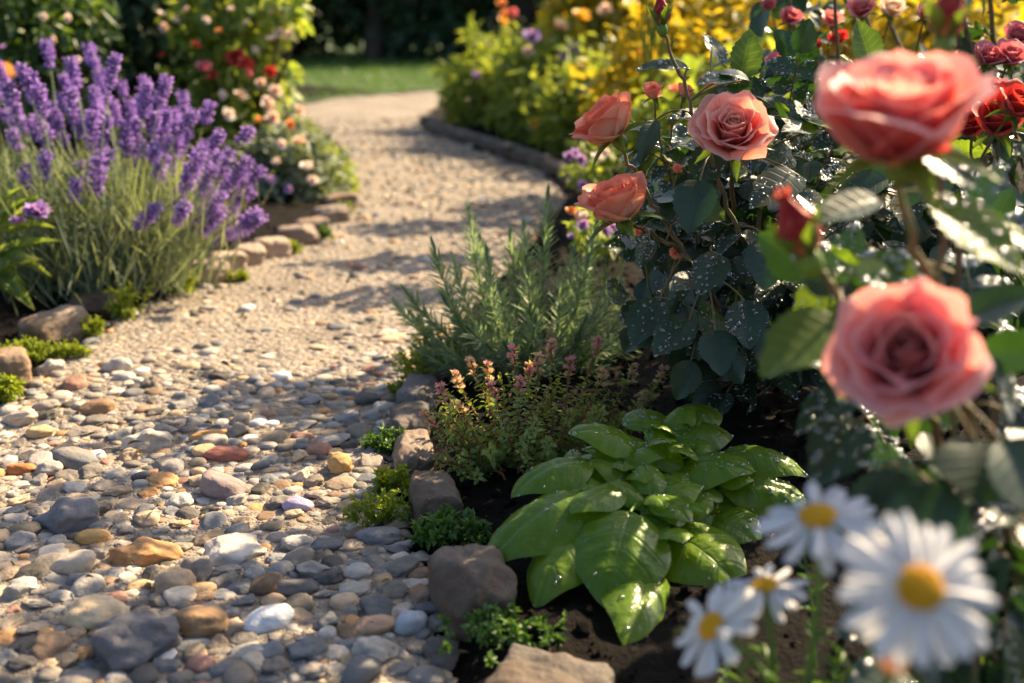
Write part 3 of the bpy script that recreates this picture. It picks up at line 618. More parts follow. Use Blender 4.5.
# ------------------------------------------------------------------ rose blooms
def petal(g, th, t, Rr, aB, aT, roll, Lf, Wf, seed, nu=10, nv=10, z0=0., mat_i=0, r0=.0):
    r_ = np.random.default_rng(seed); u, v = np.meshgrid(np.linspace(-1, 1, nu+1), np.linspace(0, 1, nv+1))
    L = Rr*Lf; top = 1-.16*np.abs(u)**3.2+.03*np.sin(u*3+r_.uniform(0, 6))+.05*np.exp(-(u/.16)**2)*r_.uniform(-.6, 1.2)+.012*np.sin(u*17+r_.uniform(0, 6)); 
    vf = np.linspace(0, 1, 41); al = aB+(aT-aB)*np.clip(vf/.55, 0, 1)**.8+roll*np.clip((vf-.66)/.34, 0, 1)**1.5
    dr = np.concatenate([[0], np.cumsum(np.sin((al[1:]+al[:-1])/2))])/40*L; dz = np.concatenate([[0], np.cumsum(np.cos((al[1:]+al[:-1])/2))])/40*L
    ve = v*top; r = np.interp(ve, vf, dr)+r0*Rr; z = np.interp(ve, vf, dz)+z0*Rr
    Wd = Rr*Wf*np.sin(np.clip(v*.50+.19, 0, 1)*np.pi)**.8
    rc = np.maximum(r*(1.0+.55*t), Rr*.10); s = u*Wd; rad = (r-rc)+rc*np.cos(np.clip(s/rc, -2.6, 2.6)); tan = rc*np.sin(np.clip(s/rc, -2.6, 2.6))
    er = np.abs(u)**3*v**1.5*t; rad = rad+Rr*r_.uniform(.06, .22)*er; z = z-Rr*.12*er*max(0, roll)
    wv = Rr*(.012+.045*t)*v**2*np.sin(u*r_.uniform(3, 7)+r_.uniform(0, 6)); rad = rad+wv; z = z+wv*.5
    c, s2 = math.cos(th), math.sin(th)
    V = np.stack([rad*c-tan*s2, rad*s2+tan*c, z], -1).reshape(-1, 3)
    g.add(V, quads(nu, nv), None, np.stack([u.ravel(), v.ravel(), np.full(u.size, t)], 1), mat_i)
def bloom_geo(Rr, n, opn, seed, nu=10, nv=10):
    """opn 0 = bud .. 1 = fully open"""
    g = Geo(); r_ = np.random.default_rng(seed)
    for i in range(n):
        t = i/(n-1); th = i*2.399+r_.normal(0, .15)
        aB = R(12+72*t**.6*(.6+.4*opn)); aT = R(-18+ (t**1.3)*(6+66*opn)); roll = R((22+72*opn)*max(0, t-.25)/.75*r_.uniform(.4, 1.35))
        Lf = (.60+.42*t)*r_.uniform(.94, 1.06)*(1.12-.15*opn); Wf = (.22+.48*t)*r_.uniform(.92, 1.08)
        petal(g, th, t, Rr, aB, aT, roll, Lf, Wf, seed*97+i, nu, nv, -.05*t-.0, 0, .015+.05*t)
    return g
def sepals_geo(Rr, seed, refl=1.2, ln=.75):
    g = Geo(); tpl = leaf_tpl(2, 6, 'lance', .35, .2); r_ = np.random.default_rng(seed)
    for k in range(5):
        a = k*1.2566+r_.normal(0, .1); d = np.array([math.cos(a)*math.sin(refl), math.sin(a)*math.sin(refl), math.cos(refl)]); up = np.array([-math.cos(a)*math.cos(refl), -math.sin(a)*math.cos(refl), math.sin(refl)])
        Rm = frames(d[None], up[None])*np.array([Rr*.24, Rr*ln, Rr*ln])[None, None, :]; g.scatter(tpl, Rm, np.array([[math.cos(a)*Rr*.12, math.sin(a)*Rr*.12, -.02*Rr]]), r_.random(1), 0)
    V, f4, f3, L = ico_tpl(2, (Rr*.17, Rr*.17, Rr*.2), -Rr*.12); g.add(V, None, f3, L, 0)
    return g
def rose(parent, pos, axis, Rr, n, opn, m, seed, label=None, name='rose_bloom', spin=0., refl=1.5, hi=10, dew=0):
    Rm = frame_z(np.asarray(axis, float), spin); g = bloom_geo(Rr, n, opn, seed, hi, hi); 
    dg = None
    if dew:
        Vb = np.concatenate(g.V); F4 = np.concatenate(g.F4); r_ = np.random.default_rng(seed); fi = r_.choice(len(F4), dew); wq = r_.dirichlet(np.ones(4), dew); q = Vb[F4[fi]]
        p = np.einsum('nk,nkj->nj', wq, q); nn = unit(np.cross(q[:, 1]-q[:, 0], q[:, 3]-q[:, 0])); nn *= np.where(r_.random((dew, 1)) < .5, 1, -1); F_ = np.stack([frame_z(v_) for v_ in nn])*(.0004+.0010*r_.random(dew)**2)[:, None, None]
        dg = Geo(); dg.scatter(DOME, F_, p, r_.random(dew))
    g.xf(Rm, pos); o = g.obj(name, m, parent)
    if label: o['label'] = label
    s_ = sepals_geo(Rr, seed, refl).xf(Rm, np.asarray(pos)-unit(axis)*Rr*.03); s_.obj('sepals', M_ROSELEAFY, o)
    if dg: tag(dg.xf(Rm, pos).obj('dew', M_DEW, o), None, None, None, 'stuff')
    return o
def bud(parent, pos, axis, Rr, m, seed, label=None, opn=.02):
    Rm = frame_z(np.asarray(axis, float)); g = Geo(); r_ = np.random.default_rng(seed)
    for i in range(9):
        t = i/8; petal(g, i*2.3, t*.5, Rr, R(66+10*t), R(-26+5*t), R(4*t), 2.15+.2*(1-t), 1.05, seed*31+i, 8, 10, 0, 0, .02)
    g.xf(Rm, pos); o = g.obj('rosebud', m, parent)
    if label: o['label'] = label
    s_ = Geo(); tpl = leaf_tpl(3, 8, 'lance', .46, -.5)
    for k in range(5):
        a = k*1.2566+.3; ti = .86 if k % 2 else .98; d = np.array([math.cos(a)*math.sin(ti), math.sin(a)*math.sin(ti), math.cos(ti)]); up = np.array([math.cos(a)*math.cos(ti), math.sin(a)*math.cos(ti), -math.sin(ti)])
        Rk = frames(d[None], up[None])*np.array([Rr*.62, Rr*r_.uniform(1.15, 1.7), Rr*1.4])[None, None, :]; s_.scatter(tpl, Rk, np.array([[math.cos(a)*Rr*.2, math.sin(a)*Rr*.2, -.1*Rr]]), r_.random(1), 0)
    V, f4, f3, L = ico_tpl(2, (Rr*.36, Rr*.36, Rr*.5), -Rr*.22); s_.add(V, None, f3, L, 0)
    s_.xf(Rm, pos).obj('sepals', M_ROSELEAFY, o); return o
def compound(p, d, up, size, r_, n=5):
    """five leaflets of one rose leaf -> (Rm, T), rachis points"""
    d = unit(d); up = unit(up); x = unit(np.cross(d, up)); Rs, Ts = [], []
    L = size*2.0; pts = [p+d*L*t+np.array([0, 0, -1.])*L*.22*t*t for t in np.linspace(0, 1, 6)]
    spec = [(1., 0., 1.15)]+[(.62, s_*1.05, .95) for s_ in (-1, 1)]+([(.3, s_*1.2, .75) for s_ in (-1, 1)] if n == 5 else [])
    for t, a, sc in spec:
        base = p+d*L*t+np.array([0, 0, -1.])*L*.22*t*t; dd = unit(d*math.cos(a)+x*math.sin(a)*(1)+np.array([0, 0, -.25-.2*r_.random()])+r_.normal(0, .12, 3)); uu = unit(up+r_.normal(0, .22, 3))
        s2 = size*sc*r_.uniform(.85, 1.15); Rs.append(frames(dd[None], uu[None])[0]*np.array([s2*.72, s2, s2])[None]); Ts.append(base)
    return Rs, Ts, pts
def proj(p): d = depth_of(p); return 512+F*p[0]/d, 341.5-F*np.dot(p-CAM, UPV)/d, d
def crowded(Rs, Ts, bl_, pxmin):
    # a leaf that would grow through or right in front of a bloom is pruned
    for Rm, T in zip(Rs, Ts):
        c = T+Rm[:, 1]*.5; x, y, d = proj(c)
        if x < pxmin or T[2] < .03: return True
        for b0 in bl_:
            bc = np.asarray(b0[0]); rad = b0[3]; bx, by, bd = proj(bc+unit(b0[1])*rad*.4)
            if np.linalg.norm(c-bc) < rad*.9 or (d < bd+.02 and math.hypot(x-bx, y-by) < (rad*1.05+.022)/bd*F): return True
    return False
# canes + leaves for a rose bush
def rose_bush(label, base, blooms, buds, canes, extra_leaves, leafsize, nleaf, vol, tplL, dewn, dewr, seed, group='rose bushes in the bed', bias=(0, -.35, .7), pxmin=0):
    r_ = np.random.default_rng(seed); root = thing('rose_bush', label, 'rose bush', base, group); leafR, leafT, lr = [], [], []
    stems = Geo(); allpts = []
    def cane(tip, axis, rad0, rad1, start=None, via=None, m=M_CANE):
        tip = np.asarray(tip, float); s0 = np.asarray(base)+r_.normal(0, .035, 3)*[1, 1, 0] if start is None else np.asarray(start); s0 = np.array(s0, float)
        if start is None: s0[2] = base[2]-.01
        ctrl = (s0*.45+tip*.55)+np.array([0, 0, .10]) if via is None else np.asarray(via); ctrl = ctrl if via is not None else tip-unit(axis)*np.linalg.norm(tip-s0)*.45
        pts = bez(s0, ctrl, tip, 22)+r_.normal(0, .0022, (22, 3)); pts[0] = s0; pts[-1] = tip; rr = np.linspace(rad0, rad1, 22); g = Geo(); g.add(*tube(pts, rr, 7)); 
        for k in range(6):  # thorns
            i = r_.integers(3, 20); d = unit(r_.normal(size=3)); V = np.array([pts[i]+d*rr[i]*.8+[0, 0, .003], pts[i]+d*rr[i]*.8-[0, 0, .003], pts[i]+d*(rr[i]+.006)]); g.add(V, None, [[0, 1, 2]])
        g.obj('cane', m, root); allpts.append(pts); return pts
    for (pos, ax, *rest_) in canes: cane(pos, ax, *rest_)
    for pos, ax, st in [(b0[0], b0[1], b0[2]) for b0 in blooms+buds]: cane(np.asarray(pos)-unit(ax)*.004, ax, st[0], st[1], st[2] if len(st) > 2 else None, st[3] if len(st) > 3 else None, M_CANER)
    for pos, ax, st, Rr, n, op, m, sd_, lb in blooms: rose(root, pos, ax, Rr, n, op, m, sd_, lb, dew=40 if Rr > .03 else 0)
    for pos, ax, st, Rr, m, sd_, lb in buds: bud(root, pos, ax, Rr, m, sd_, lb)
    vols = vol if isinstance(vol, list) else [vol]; stalk = Geo()
    k = tries = 0
    while k < nleaf:
        if r_.random() < .5 and allpts:
            pts = allpts[r_.integers(len(allpts))]; i = r_.integers(5, 19); p = pts[i]; out = unit(r_.normal(size=3)*[1, 1, .3]+[0, -.25, .25])
        else:
            c0, rad = vols[k % len(vols)]; d = unit(r_.normal(size=3)); p = np.asarray(c0)+d*np.asarray(rad)*(r_.random()**.45); out = unit(d*.7+r_.normal(size=3)*.5)
        if p[2] < .10: continue
        Rs, Ts, rp = compound(p, out+np.array([0, 0, .1]), np.array(bias)+r_.normal(0, .35, 3), leafsize*r_.uniform(.75, 1.15), r_, 5)
        if crowded(Rs, Ts, blooms+buds, pxmin): tries += 1; k += tries > 3000; continue
        leafR += Rs; leafT += Ts; lr += list(np.clip(r_.normal(.45, .25)+r_.normal(0, .1, len(Rs)), 0, 1)); stalk.add(*tube(rp, .0011, 4)); k += 1
    for bp, tp, wd, up in extra_leaves:
        bp = np.asarray(bp); tp = np.asarray(tp); L = np.linalg.norm(tp-bp); leafR.append(frames((tp-bp)[None], np.asarray(up, float)[None])[0]*np.array([wd, L, L])[None]); leafT.append(bp); lr.append(r_.random()*.6)
        # petiole back to the nearest cane
        ap = np.concatenate(allpts); q = ap[np.argmin(np.linalg.norm(ap-bp, axis=1))]; stalk.add(*tube(bez(q, (q+bp)/2+[0, 0, .015], bp+(tp-bp)*.03, 8), .0013, 5))
    leafR = np.array(leafR); leafT = np.array(leafT); lr = np.array(lr)
    young = (leafT[:, 2] > np.quantile(leafT[:, 2], .80)) & (r_.random(len(lr)) < .30)
    g = Geo(); g.scatter(tplL, leafR[~young], leafT[~young], lr[~young], 0); g.scatter(tplL, leafR[young], leafT[young], lr[young], 1)
    merge(g, stalk, 2); fo = g.obj('foliage', [M_ROSELEAF, M_ROSELEAFY, M_CANER], root)
    if dewn:
        sel = r_.random(len(lr)) < .6; dg = Geo(); dew_on(dg, tplL, (leafR[sel], leafT[sel]), dewn, dewr[0], dewr[1], seed); tag(dg.obj('dew', M_DEW, fo), None, None, None, 'stuff')
    return root
D1 = 1.35
base1 = G(755, 398); base1[2] = sub_soil(base1[0], base1[1])
bl1 = [
 (P(733, 140, D1), (-.12, -.62, .62), (.004, .0028), .058, 34, .80, M_ROSEP, 11, 'wide open peach-pink rose with many curled petals'),
 (P(616, 136, 1.36), (-.55, -.05, .72), (.0032, .0022, P(690, 260, 1.42), P(640, 190, 1.4)), .056, 24, .60, M_ROSEO, 12, 'half open orange-pink rose tipped to one side, uppermost of the pair'),
 (P(621, 218, 1.34), (-.30, -.12, .85), (.003, .002, P(690, 260, 1.42), P(655, 230, 1.4)), .056, 24, .58, M_ROSEO, 13, 'half open coral rose with pale cupped inner petals, lower of the pair'),
]
for i, (px, py, d, r_) in enumerate([(655, 97, 1.55, .022), (676, 258, 1.45, .016), (678, 172, 1.5, .012), (640, 235, 1.42, .012), (684, 96, 1.58, .018)]):
    bl1.append((P(px, py, d), (random.uniform(-.4, .4), -.4, .8), (.002, .0015), r_, 14, .5, M_ROSEO, 30+i, 'small coral rose among the leaves'))
bu1 = [(P(662, 26, D1), (-.12, 0, 1), (.003, .002, P(740, 240, 1.42), P(694, 118, 1.38)), .019, M_BUDRED, 51, 'closed red bud on a bare upright stalk')]
canes1 = [(P(760, 210, 1.45), (0, 0, 1), .006, .003), (P(820, 180, 1.5), (.2, 0, 1), .006, .003), (P(700, 260, 1.42), (-.4, 0, 1), .005, .003), (P(860, 260, 1.45), (.4, 0, 1), .005, .003)]
xl1 = []
for bx, by, tx, ty, wpx, d in [(700, 180, 688, 228, 42, 1.33), (800, 175, 752, 200, 44, 1.32), (735, 80, 700, 78, 22, 1.36), (750, 82, 722, 68, 18, 1.38), (770, 240, 765, 285, 46, 1.32), (690, 320, 655, 350, 40, 1.36), (715, 330, 722, 372, 38, 1.34), (660, 300, 632, 340, 40, 1.38),
                               (640, 245, 618, 230, 18, 1.36), (650, 240, 640, 265, 20, 1.35), (690, 70, 640, 62, 18, 1.36), (715, 120, 672, 112, 22, 1.38), (820, 130, 785, 125, 26, 1.38), (720, 255, 700, 290, 36, 1.34), (655, 120, 640, 160, 20, 1.38), (745, 300, 750, 345, 40, 1.33), (780, 330, 770, 375, 40, 1.34), (700, 280, 672, 285, 28, 1.35)]:
    xl1.append((P(bx, by, d+.015), P(tx, ty, d-.02), wpx/F*d, (-.05, -.55, .85)))
rose_bush('rose bush with the wide open peach rose, behind the basil', base1, bl1, bu1, canes1, xl1, .046, 230, (P(785, 215, 1.58), (.20, .15, .17)), T_ROSEHI, 30, (.0011, .0036), 5, pxmin=612)
D2 = .75
base2 = np.array([.44, .74, 0.]); base2[2] = sub_soil(base2[0], base2[1])
bl2 = [
 (P(903, 152, D2), (-.16, -.26, .95), (.004, .003, None, P(905, 300, .80)), .070, 34, .60, M_ROSE, 21, 'large coral rose seen from the side, petals rolled outward'),
 (P(912, 362, D2), (-.40, -.68, .50), (.004, .003), .062, 30, .66, M_ROSE, 22, 'large salmon rose facing the camera, lower near bloom'),
]
bu2 = [(P(808, 256, .80), (-.45, -.05, .9), (.0028, .002, P(900, 420, .84), P(850, 285, .81)), .0255, M_BUDRED, 52, 'opening red bud with pale green sepals'),
       (P(944, 40, .80), (.06, 0, 1), (.003, .002, None, P(930, 150, .82)), .021, M_BUDRED, 53, 'closed dark bud at the very top')]
canes2 = [(P(960, 200, .86), (0, 0, 1), .005, .003), (P(1010, 380, .84), (.3, 0, 1), .004, .003), (P(880, 470, .82), (-.3, 0, 1), .004, .003)]
xl2 = []
for bx, by, tx, ty, wpx, d in [(838, 318, 762, 366, 66, .80), (930, 205, 1030, 262, 70, .78), (965, 320, 1040, 285, 52, .80), (850, 395, 800, 425, 44, .92), (860, 420, 815, 480, 60, .86), (900, 470, 880, 560, 80, .80), (975, 440, 985, 500, 84, .74), (1000, 440, 1060, 520, 80, .72), (850, 260, 800, 275, 36, 1.0), (895, 265, 850, 255, 34, .98), (880, 200, 815, 215, 40, .86), (925, 150, 975, 180, 46, .80), (860, 300, 830, 262, 36, .9), (930, 480, 920, 590, 80, .76), (870, 330, 850, 300, 40, .88), (970, 215, 1000, 165, 40, .9), (1010, 420, 1000, 360, 60, .80)]:
    xl2.append((P(bx, by, d+.01), P(tx, ty, d-.02), wpx/F*d, (-.02, -.45, .9)))
rose_bush('nearest rose bush with two large blurred salmon roses, at the frame edge', base2, bl2, bu2, canes2, xl2, .046, 44, (P(985, 420, .98), (.12, .12, .19)), T_ROSEHI, 44, (.0012, .0042), 6, pxmin=770)
base3 = np.array([1.05, 2.0, 0.]); base3[2] = sub_soil(1.05, 2.0)
bl3 = []
for i, (px, py, d, r_, m) in enumerate([(790, 22, 2.0, .028, M_PINKFL), (862, 14, 1.9, .034, M_ROSE), (832, 24, 2.0, .026, M_ROSE), (838, 42, 2.0, .024, M_REDFL), (985, 62, 1.7, .03, M_PINKFL), (1008, 62, 1.7, .034, M_PINKFL), (1000, 128, 1.35, .046, M_REDFL), (1012, 112, 1.3, .036, M_REDFL),
                                      (972, 130, 1.4, .034, M_REDFL), (775, 66, 1.9, .024, M_PINKFL), (890, 14, 2.1, .034, M_CREAMFL), (815, 50, 2.0, .02, M_REDFL), (1018, 40, 1.8, .03, M_PINKFL), (770, 8, 2.1, .02, M_PINKFL), (800, 45, 2.1, .018, M_PINKFL), (925, 18, 1.9, .025, M_ROSE), (996, 95, 1.6, .025, M_PINKFL)]):
    bl3.append((P(px, py, d), (random.uniform(-.4, .2), -.5, .7), (.0025, .0018), r_, 18, .65, m, 60+i, None))
canes3 = [(P(800, 60, 2.0), (-.2, 0, 1), .007, .003), (P(870, 40, 2.0), (0, 0, 1), .007, .003), (P(1000, 100, 1.6), (.2, 0, 1), .006, .003), (P(950, 40, 2.0), (0, 0, 1), .006, .003), (P(790, -10, 2.0), (-.1, 0, 1), .006, .003), (P(835, -10, 1.95), (0, 0, 1), .005, .003), ((.70, 2.15, 1.08), (-.1, 0, 1), .006, .003), ((.82, 2.1, 1.0), (.1, 0, 1), .006, .003), ((.60, 2.48, .96), (-.2, 0, 1), .006, .003), ((.72, 2.5, .95), (0, 0, 1), .006, .003)]
volsT = [(np.array([.95, 1.95, .48]), (.40, .30, .24)), (np.array([.95, 1.95, .48]), (.40, .30, .24)), (np.array([.70, 2.15, .98]), (.14, .14, .12))]  # the last volume is an unseen crown added to shade the path
for px, py, sl in [(250, 432, 1.15), (345, 425, 1.05), (110, 512, 1.35), (60, 662, 1.45), (190, 668, 1.6), (300, 395, 1.15), (20, 668, 1.5)]:  # unseen leaf clusters and canes added towards the sun to shade these path spots
    g0 = G(px, py); vc = g0+np.array([math.sin(SUN_AZ)*sl, math.cos(SUN_AZ)*sl, math.tan(SUN_EL)*sl]); volsT.append((vc, (.12, .09, .08))); canes3.append((vc+np.array([0, 0, .05]), (-.3, -.1, 1), .006, .0025))
rose_bush('tall rose bush with small red and pink blooms, furthest back by the frame edge', base3, bl3, [], canes3, [],  .05, 400, volsT, T_ROSEMID, 8, (.0008, .0018), 8)

# ------------------------------------------------------------------ basil
def basil():
    c = G(650, 560); c[2] = sub_soil(c[0], c[1]); root = thing('basil_plant', 'bushy green basil with broad glossy wet leaves, on dark soil by the kerb', 'basil', c); r_ = np.random.default_rng(2)
    top = P(655, 450, depth_of(c)+.03); g = Geo(); g.add(*tube(bez(c-[0, 0, .02], (c+top)/2+[.01, 0, 0], top, 12), np.linspace(.0055, .003, 12), 8)); g.obj('stem', M_BASILST, root)
    d0 = depth_of(c); tpls = [leaf_tpl(14, 24, 'basil', .03, f_*.2, c_, 0, .015, .022, 0., b_) for b_, f_, c_, t_ in ((.19, .04, .19, .03), (.23, .05, .22, .04), (.15, .08, .16, .03), (.26, .03, .22, .05))]
    # base px,py,dd  tip px,py,dd  width px  up
    S = [(592, 462, .00, 512, 494, -.03, 54, (-.35, -.15, .9), 1), (606, 492, -.03, 486, 562, -.10, 78, (-.5, -.35, .8), 1), (594, 528, -.05, 536, 604, -.12, 62, (-.45, -.7, .5), 3), (630, 512, -.08, 606, 604, -.16, 84, (-.12, -.8, .6), 0), (648, 565, -.08, 628, 642, -.12, 62, (-.1, -.9, .35), 0),
         (668, 532, -.06, 742, 588, -.13, 72, (.30, -.75, .6), 0), (622, 488, -.04, 572, 510, -.10, 36, (-.3, -.5, .8), 2), (654, 494, -.05, 690, 520, -.10, 34, (.3, -.6, .7), 2), (648, 492, .0, 634, 442, .03, 64, (-.05, -.8, .55), 2), (636, 446, .03, 570, 432, .00, 40, (-.1, -.3, .95), 1), (645, 432, .06, 640, 408, .10, 34, (0, -.5, .8), 2),
         (664, 440, .06, 732, 434, .10, 44, (.1, -.25, .95), 1), (676, 470, .03, 752, 470, -.02, 56, (.25, -.35, .9), 1), (724, 452, .05, 806, 474, .03, 42, (.25, -.2, .95), 1), (722, 486, .02, 806, 500, .01, 44, (.2, -.45, .85), 1), (690, 470, .02, 700, 545, -.04, 60, (.5, -.7, .4), 3), (640, 480, .0, 668, 512, -.05, 50, (.1, -.7, .7), 0), (650, 455, .05, 690, 452, .05, 46, (0, -.5, .85), 1), (610, 470, .0, 560, 486, .0, 50, (-.3, -.5, .85), 1), (600, 505, -.03, 556, 560, -.06, 56, (-.4, -.5, .7), 3), (710, 520, -.02, 760, 545, -.05, 56, (.2, -.6, .8), 0), (614, 500, -.01, 540, 532, -.04, 60, (-.2, -.1, .95), 1),
         (690, 540, -.02, 770, 560, -.02, 60, (.3, -.4, .8), 3), (660, 470, .0, 672, 445, .02, 34, (.2, -.6, .7), 2), (655, 520, -.04, 664, 580, -.06, 60, (0, -.8, .5), 3), (610, 545, -.03, 574, 570, -.05, 50, (-.4, -.6, .6), 3), (700, 500, .02, 760, 530, .0, 54, (.3, -.4, .8), 3), (630, 470, .05, 590, 448, .07, 40, (-.3, -.2, .9), 1), (680, 420, .10, 720, 412, .15, 36, (.1, -.3, .9), 1)]
    st = Geo(); tp2 = np.array([top])
    for i, (bx, by, bd, tx, ty, td, wp, up, k) in enumerate(S):
        b0 = Pa(bx, by, d0+bd, .035); t0 = Pa(tx, ty, d0+td, .03); L = np.linalg.norm(t0-b0); wd = 1.24*wp/F*(d0+(bd+td)/2)
        # lift the leaf so that its own bend brings the tip to the target
        bend = (.05, .07, .03, .08)[k]; up_ = np.array(up, float); Rm = frames((t0-b0)[None], up_[None])[0]; dirv = (t0-b0)+Rm[:, 2]*bend*L*.75; Rm = frames(dirv[None], up_[None])
        Rs = Rm*np.array([wd, L*1.02, L*.9])[None, None, :]; hgt = np.clip((b0[2]-c[2])/(top[2]-c[2]), .1, 1.); sp = c+(top-c)*hgt*.85; g = Geo(); g.scatter(tpls[k], Rs, b0[None], r_.random(1)); g.add(*tube(bez(sp, (sp+b0)/2+[0, 0, .006], b0+(t0-b0)*.02, 8), np.linspace(.0024, .0017, 8), 6), mat=1); o = g.obj('leaf', [M_BASIL, M_BASILST], root)
        dg = Geo(); nd = 34 if i in (1, 8, 11, 12, 13, 14, 9, 10) else 9; dew_on(dg, tpls[k], (Rs, b0[None]), nd, .0010, .0036, 300+i); tag(dg.obj('dew', M_DEW, o), None, None, None, 'stuff')
    # shorter cupped leaves in opposite pairs round the upper shoots
    for sx, sy, sd_ in ((622, 458, .02), (655, 444, .04), (692, 456, .03), (716, 482, .0), (602, 496, -.03), (652, 496, -.05), (684, 508, -.05), (636, 474, -.01), (670, 432, .07), (740, 470, .03), (580, 478, .0), (612, 520, -.07), (668, 530, -.08)):
        p0 = Pa(sx, sy, d0+sd_, .06)
        for lv in (0, 1):
            for sg in (0, math.pi):
                an = lv*1.57+sg+r_.uniform(-.4, .4)+sx; d = unit([math.cos(an), math.sin(an), r_.uniform(.15, .55)]); L = r_.uniform(.046, .066)*(1 if lv else .85); k = int(r_.integers(3)); b0 = p0+[0, 0, -.012*lv]; g = Geo()
                Rs = frames(d[None], np.array([[-d[0]*.2, -d[1]*.2-.15, 1.]]))*np.array([L*.78, L, L*.9])[None, None, :]; g.scatter(tpls[k], Rs, b0[None], r_.random(1)); sp = c+(top-c)*np.clip((b0[2]-c[2])/(top[2]-c[2]), .1, 1.)*.8
                g.add(*tube(bez(sp, (sp+b0)/2+[0, 0, .004], b0+d*.002, 8), np.linspace(.0024, .0015, 8), 6), mat=1); o = g.obj('leaf', [M_BASIL, M_BASILST], root)
                dg = Geo(); dew_on(dg, tpls[k], (Rs, b0[None]), 9, .0009, .0026, 600+int(an*7)+sx); tag(dg.obj('dew', M_DEW, o), None, None, None, 'stuff')
    # small young leaves at the growing tips
    yg = Geo(); q = [P(x, y, d0+d_) for x, y, d_ in ((676, 487, .0), (665, 470, .02), (700, 462, .03), (642, 470, .02), (690, 430, .08), (712, 515, -.02))]
    for p in q:
        for a in range(6):
            an = a*1.05; d = unit([math.cos(an), math.sin(an), .9]); Rm = frames(d[None], np.array([[-math.cos(an), -math.sin(an), 1.]]))*np.array([.011, .02, .018])[None, None, :]; yg.scatter(tpls[2], Rm*r_.uniform(.6, 1.2), p[None], r_.random(1))
    yg.obj('young_leaves', M_BASIL, root)
basil()

# ------------------------------------------------------------------ rosemary
def rosemary():
    c = G(532, 386); c[2] = sub_soil(c[0], c[1]); root = thing('rosemary_plant', 'upright rosemary clump with needle-leaved sprigs beside the path bend', 'rosemary', c); r_ = np.random.default_rng(4); d0 = depth_of(c)
    tips = [(469, 213, 0), (548, 196, .02), (434, 248, -.02), (408, 294, -.04), (596, 226, .03), (511, 236, .05), (528, 268, -.08), (618, 288, 0), (574, 252, .06), (454, 262, .04), (487, 254, -.05), (628, 306, .05), (415, 318, .02), (560, 280, -.08), (500, 290, -.1), (445, 300, -.08), (600, 300, -.08), (420, 350, -.04), (585, 320, -.1), (470, 330, -.12),
            (535, 320, -.12), (615, 340, -.06), (440, 345, -.1), (505, 345, -.14), (560, 350, -.13), (398, 305, .03), (640, 335, .02), (524, 226, .09), (590, 262, .1), (480, 240, .1), (455, 365, -.08), (600, 370, -.08)]
    for i, (px, py, dd) in enumerate(tips):
        tip = P(px, py, d0+dd); b0 = c+np.array([(px-532)/F*d0*.42+r_.normal(0, .015), r_.normal(0, .03)+dd*.3, -.005]); 
        ctrl = np.array([b0[0]*.45+tip[0]*.55+(tip[0]-b0[0])*.12, (b0[1]+tip[1])/2, b0[2]+(tip[2]-b0[2])*.5]); pts = bez(b0, ctrl, tip, 30); L = np.linalg.norm(np.diff(pts, axis=0), axis=1).sum()
        nn = int(L/.0042); tt = np.linspace(.12, 1., nn); idx = tt*29; P0 = np.stack([np.interp(idx, np.arange(30), pts[:, k]) for k in range(3)], 1); tan = unit(np.gradient(P0, axis=0))
        Rl, Tl = [], []
        for j in range(nn):
            t = tt[j]; m_ = 3 if t < .93 else 6
            for k in range(m_):
                a = j*2.4+k*2*math.pi/m_+r_.normal(0, .5); Fz = frame_z(tan[j]); rad = Fz[:, 0]*math.cos(a)+Fz[:, 1]*math.sin(a)
                op = (1.08-.42*max(0, t-.75)/.25)*r_.uniform(.7, 1.15)-(.45 if m_ == 6 else 0); d = tan[j]*math.cos(op)+rad*math.sin(op)
                ln = (.034-.012*max(0, t-.7)/.3)*r_.uniform(.75, 1.15)*(.75 if t < .2 else 1); Rl.append(frames(d[None], (tan[j]-rad*.3)[None])[0]*np.array([.0034, ln, -ln*1.0])[None]); Tl.append(P0[j]+rad*.001)
        g = Geo(); g.scatter(T_NEEDLE, np.array(Rl), np.array(Tl), np.clip(r_.random(len(Rl))*.5+.5*np.repeat(1, len(Rl))*r_.random(), 0, 1)); sp = g.obj('sprig', M_ROSEM, root)
        g2 = Geo(); g2.add(*tube(pts, np.linspace(.0024, .0010, 30), 6)); g2.obj('stem', M_ROSEMST, sp)
rosemary()

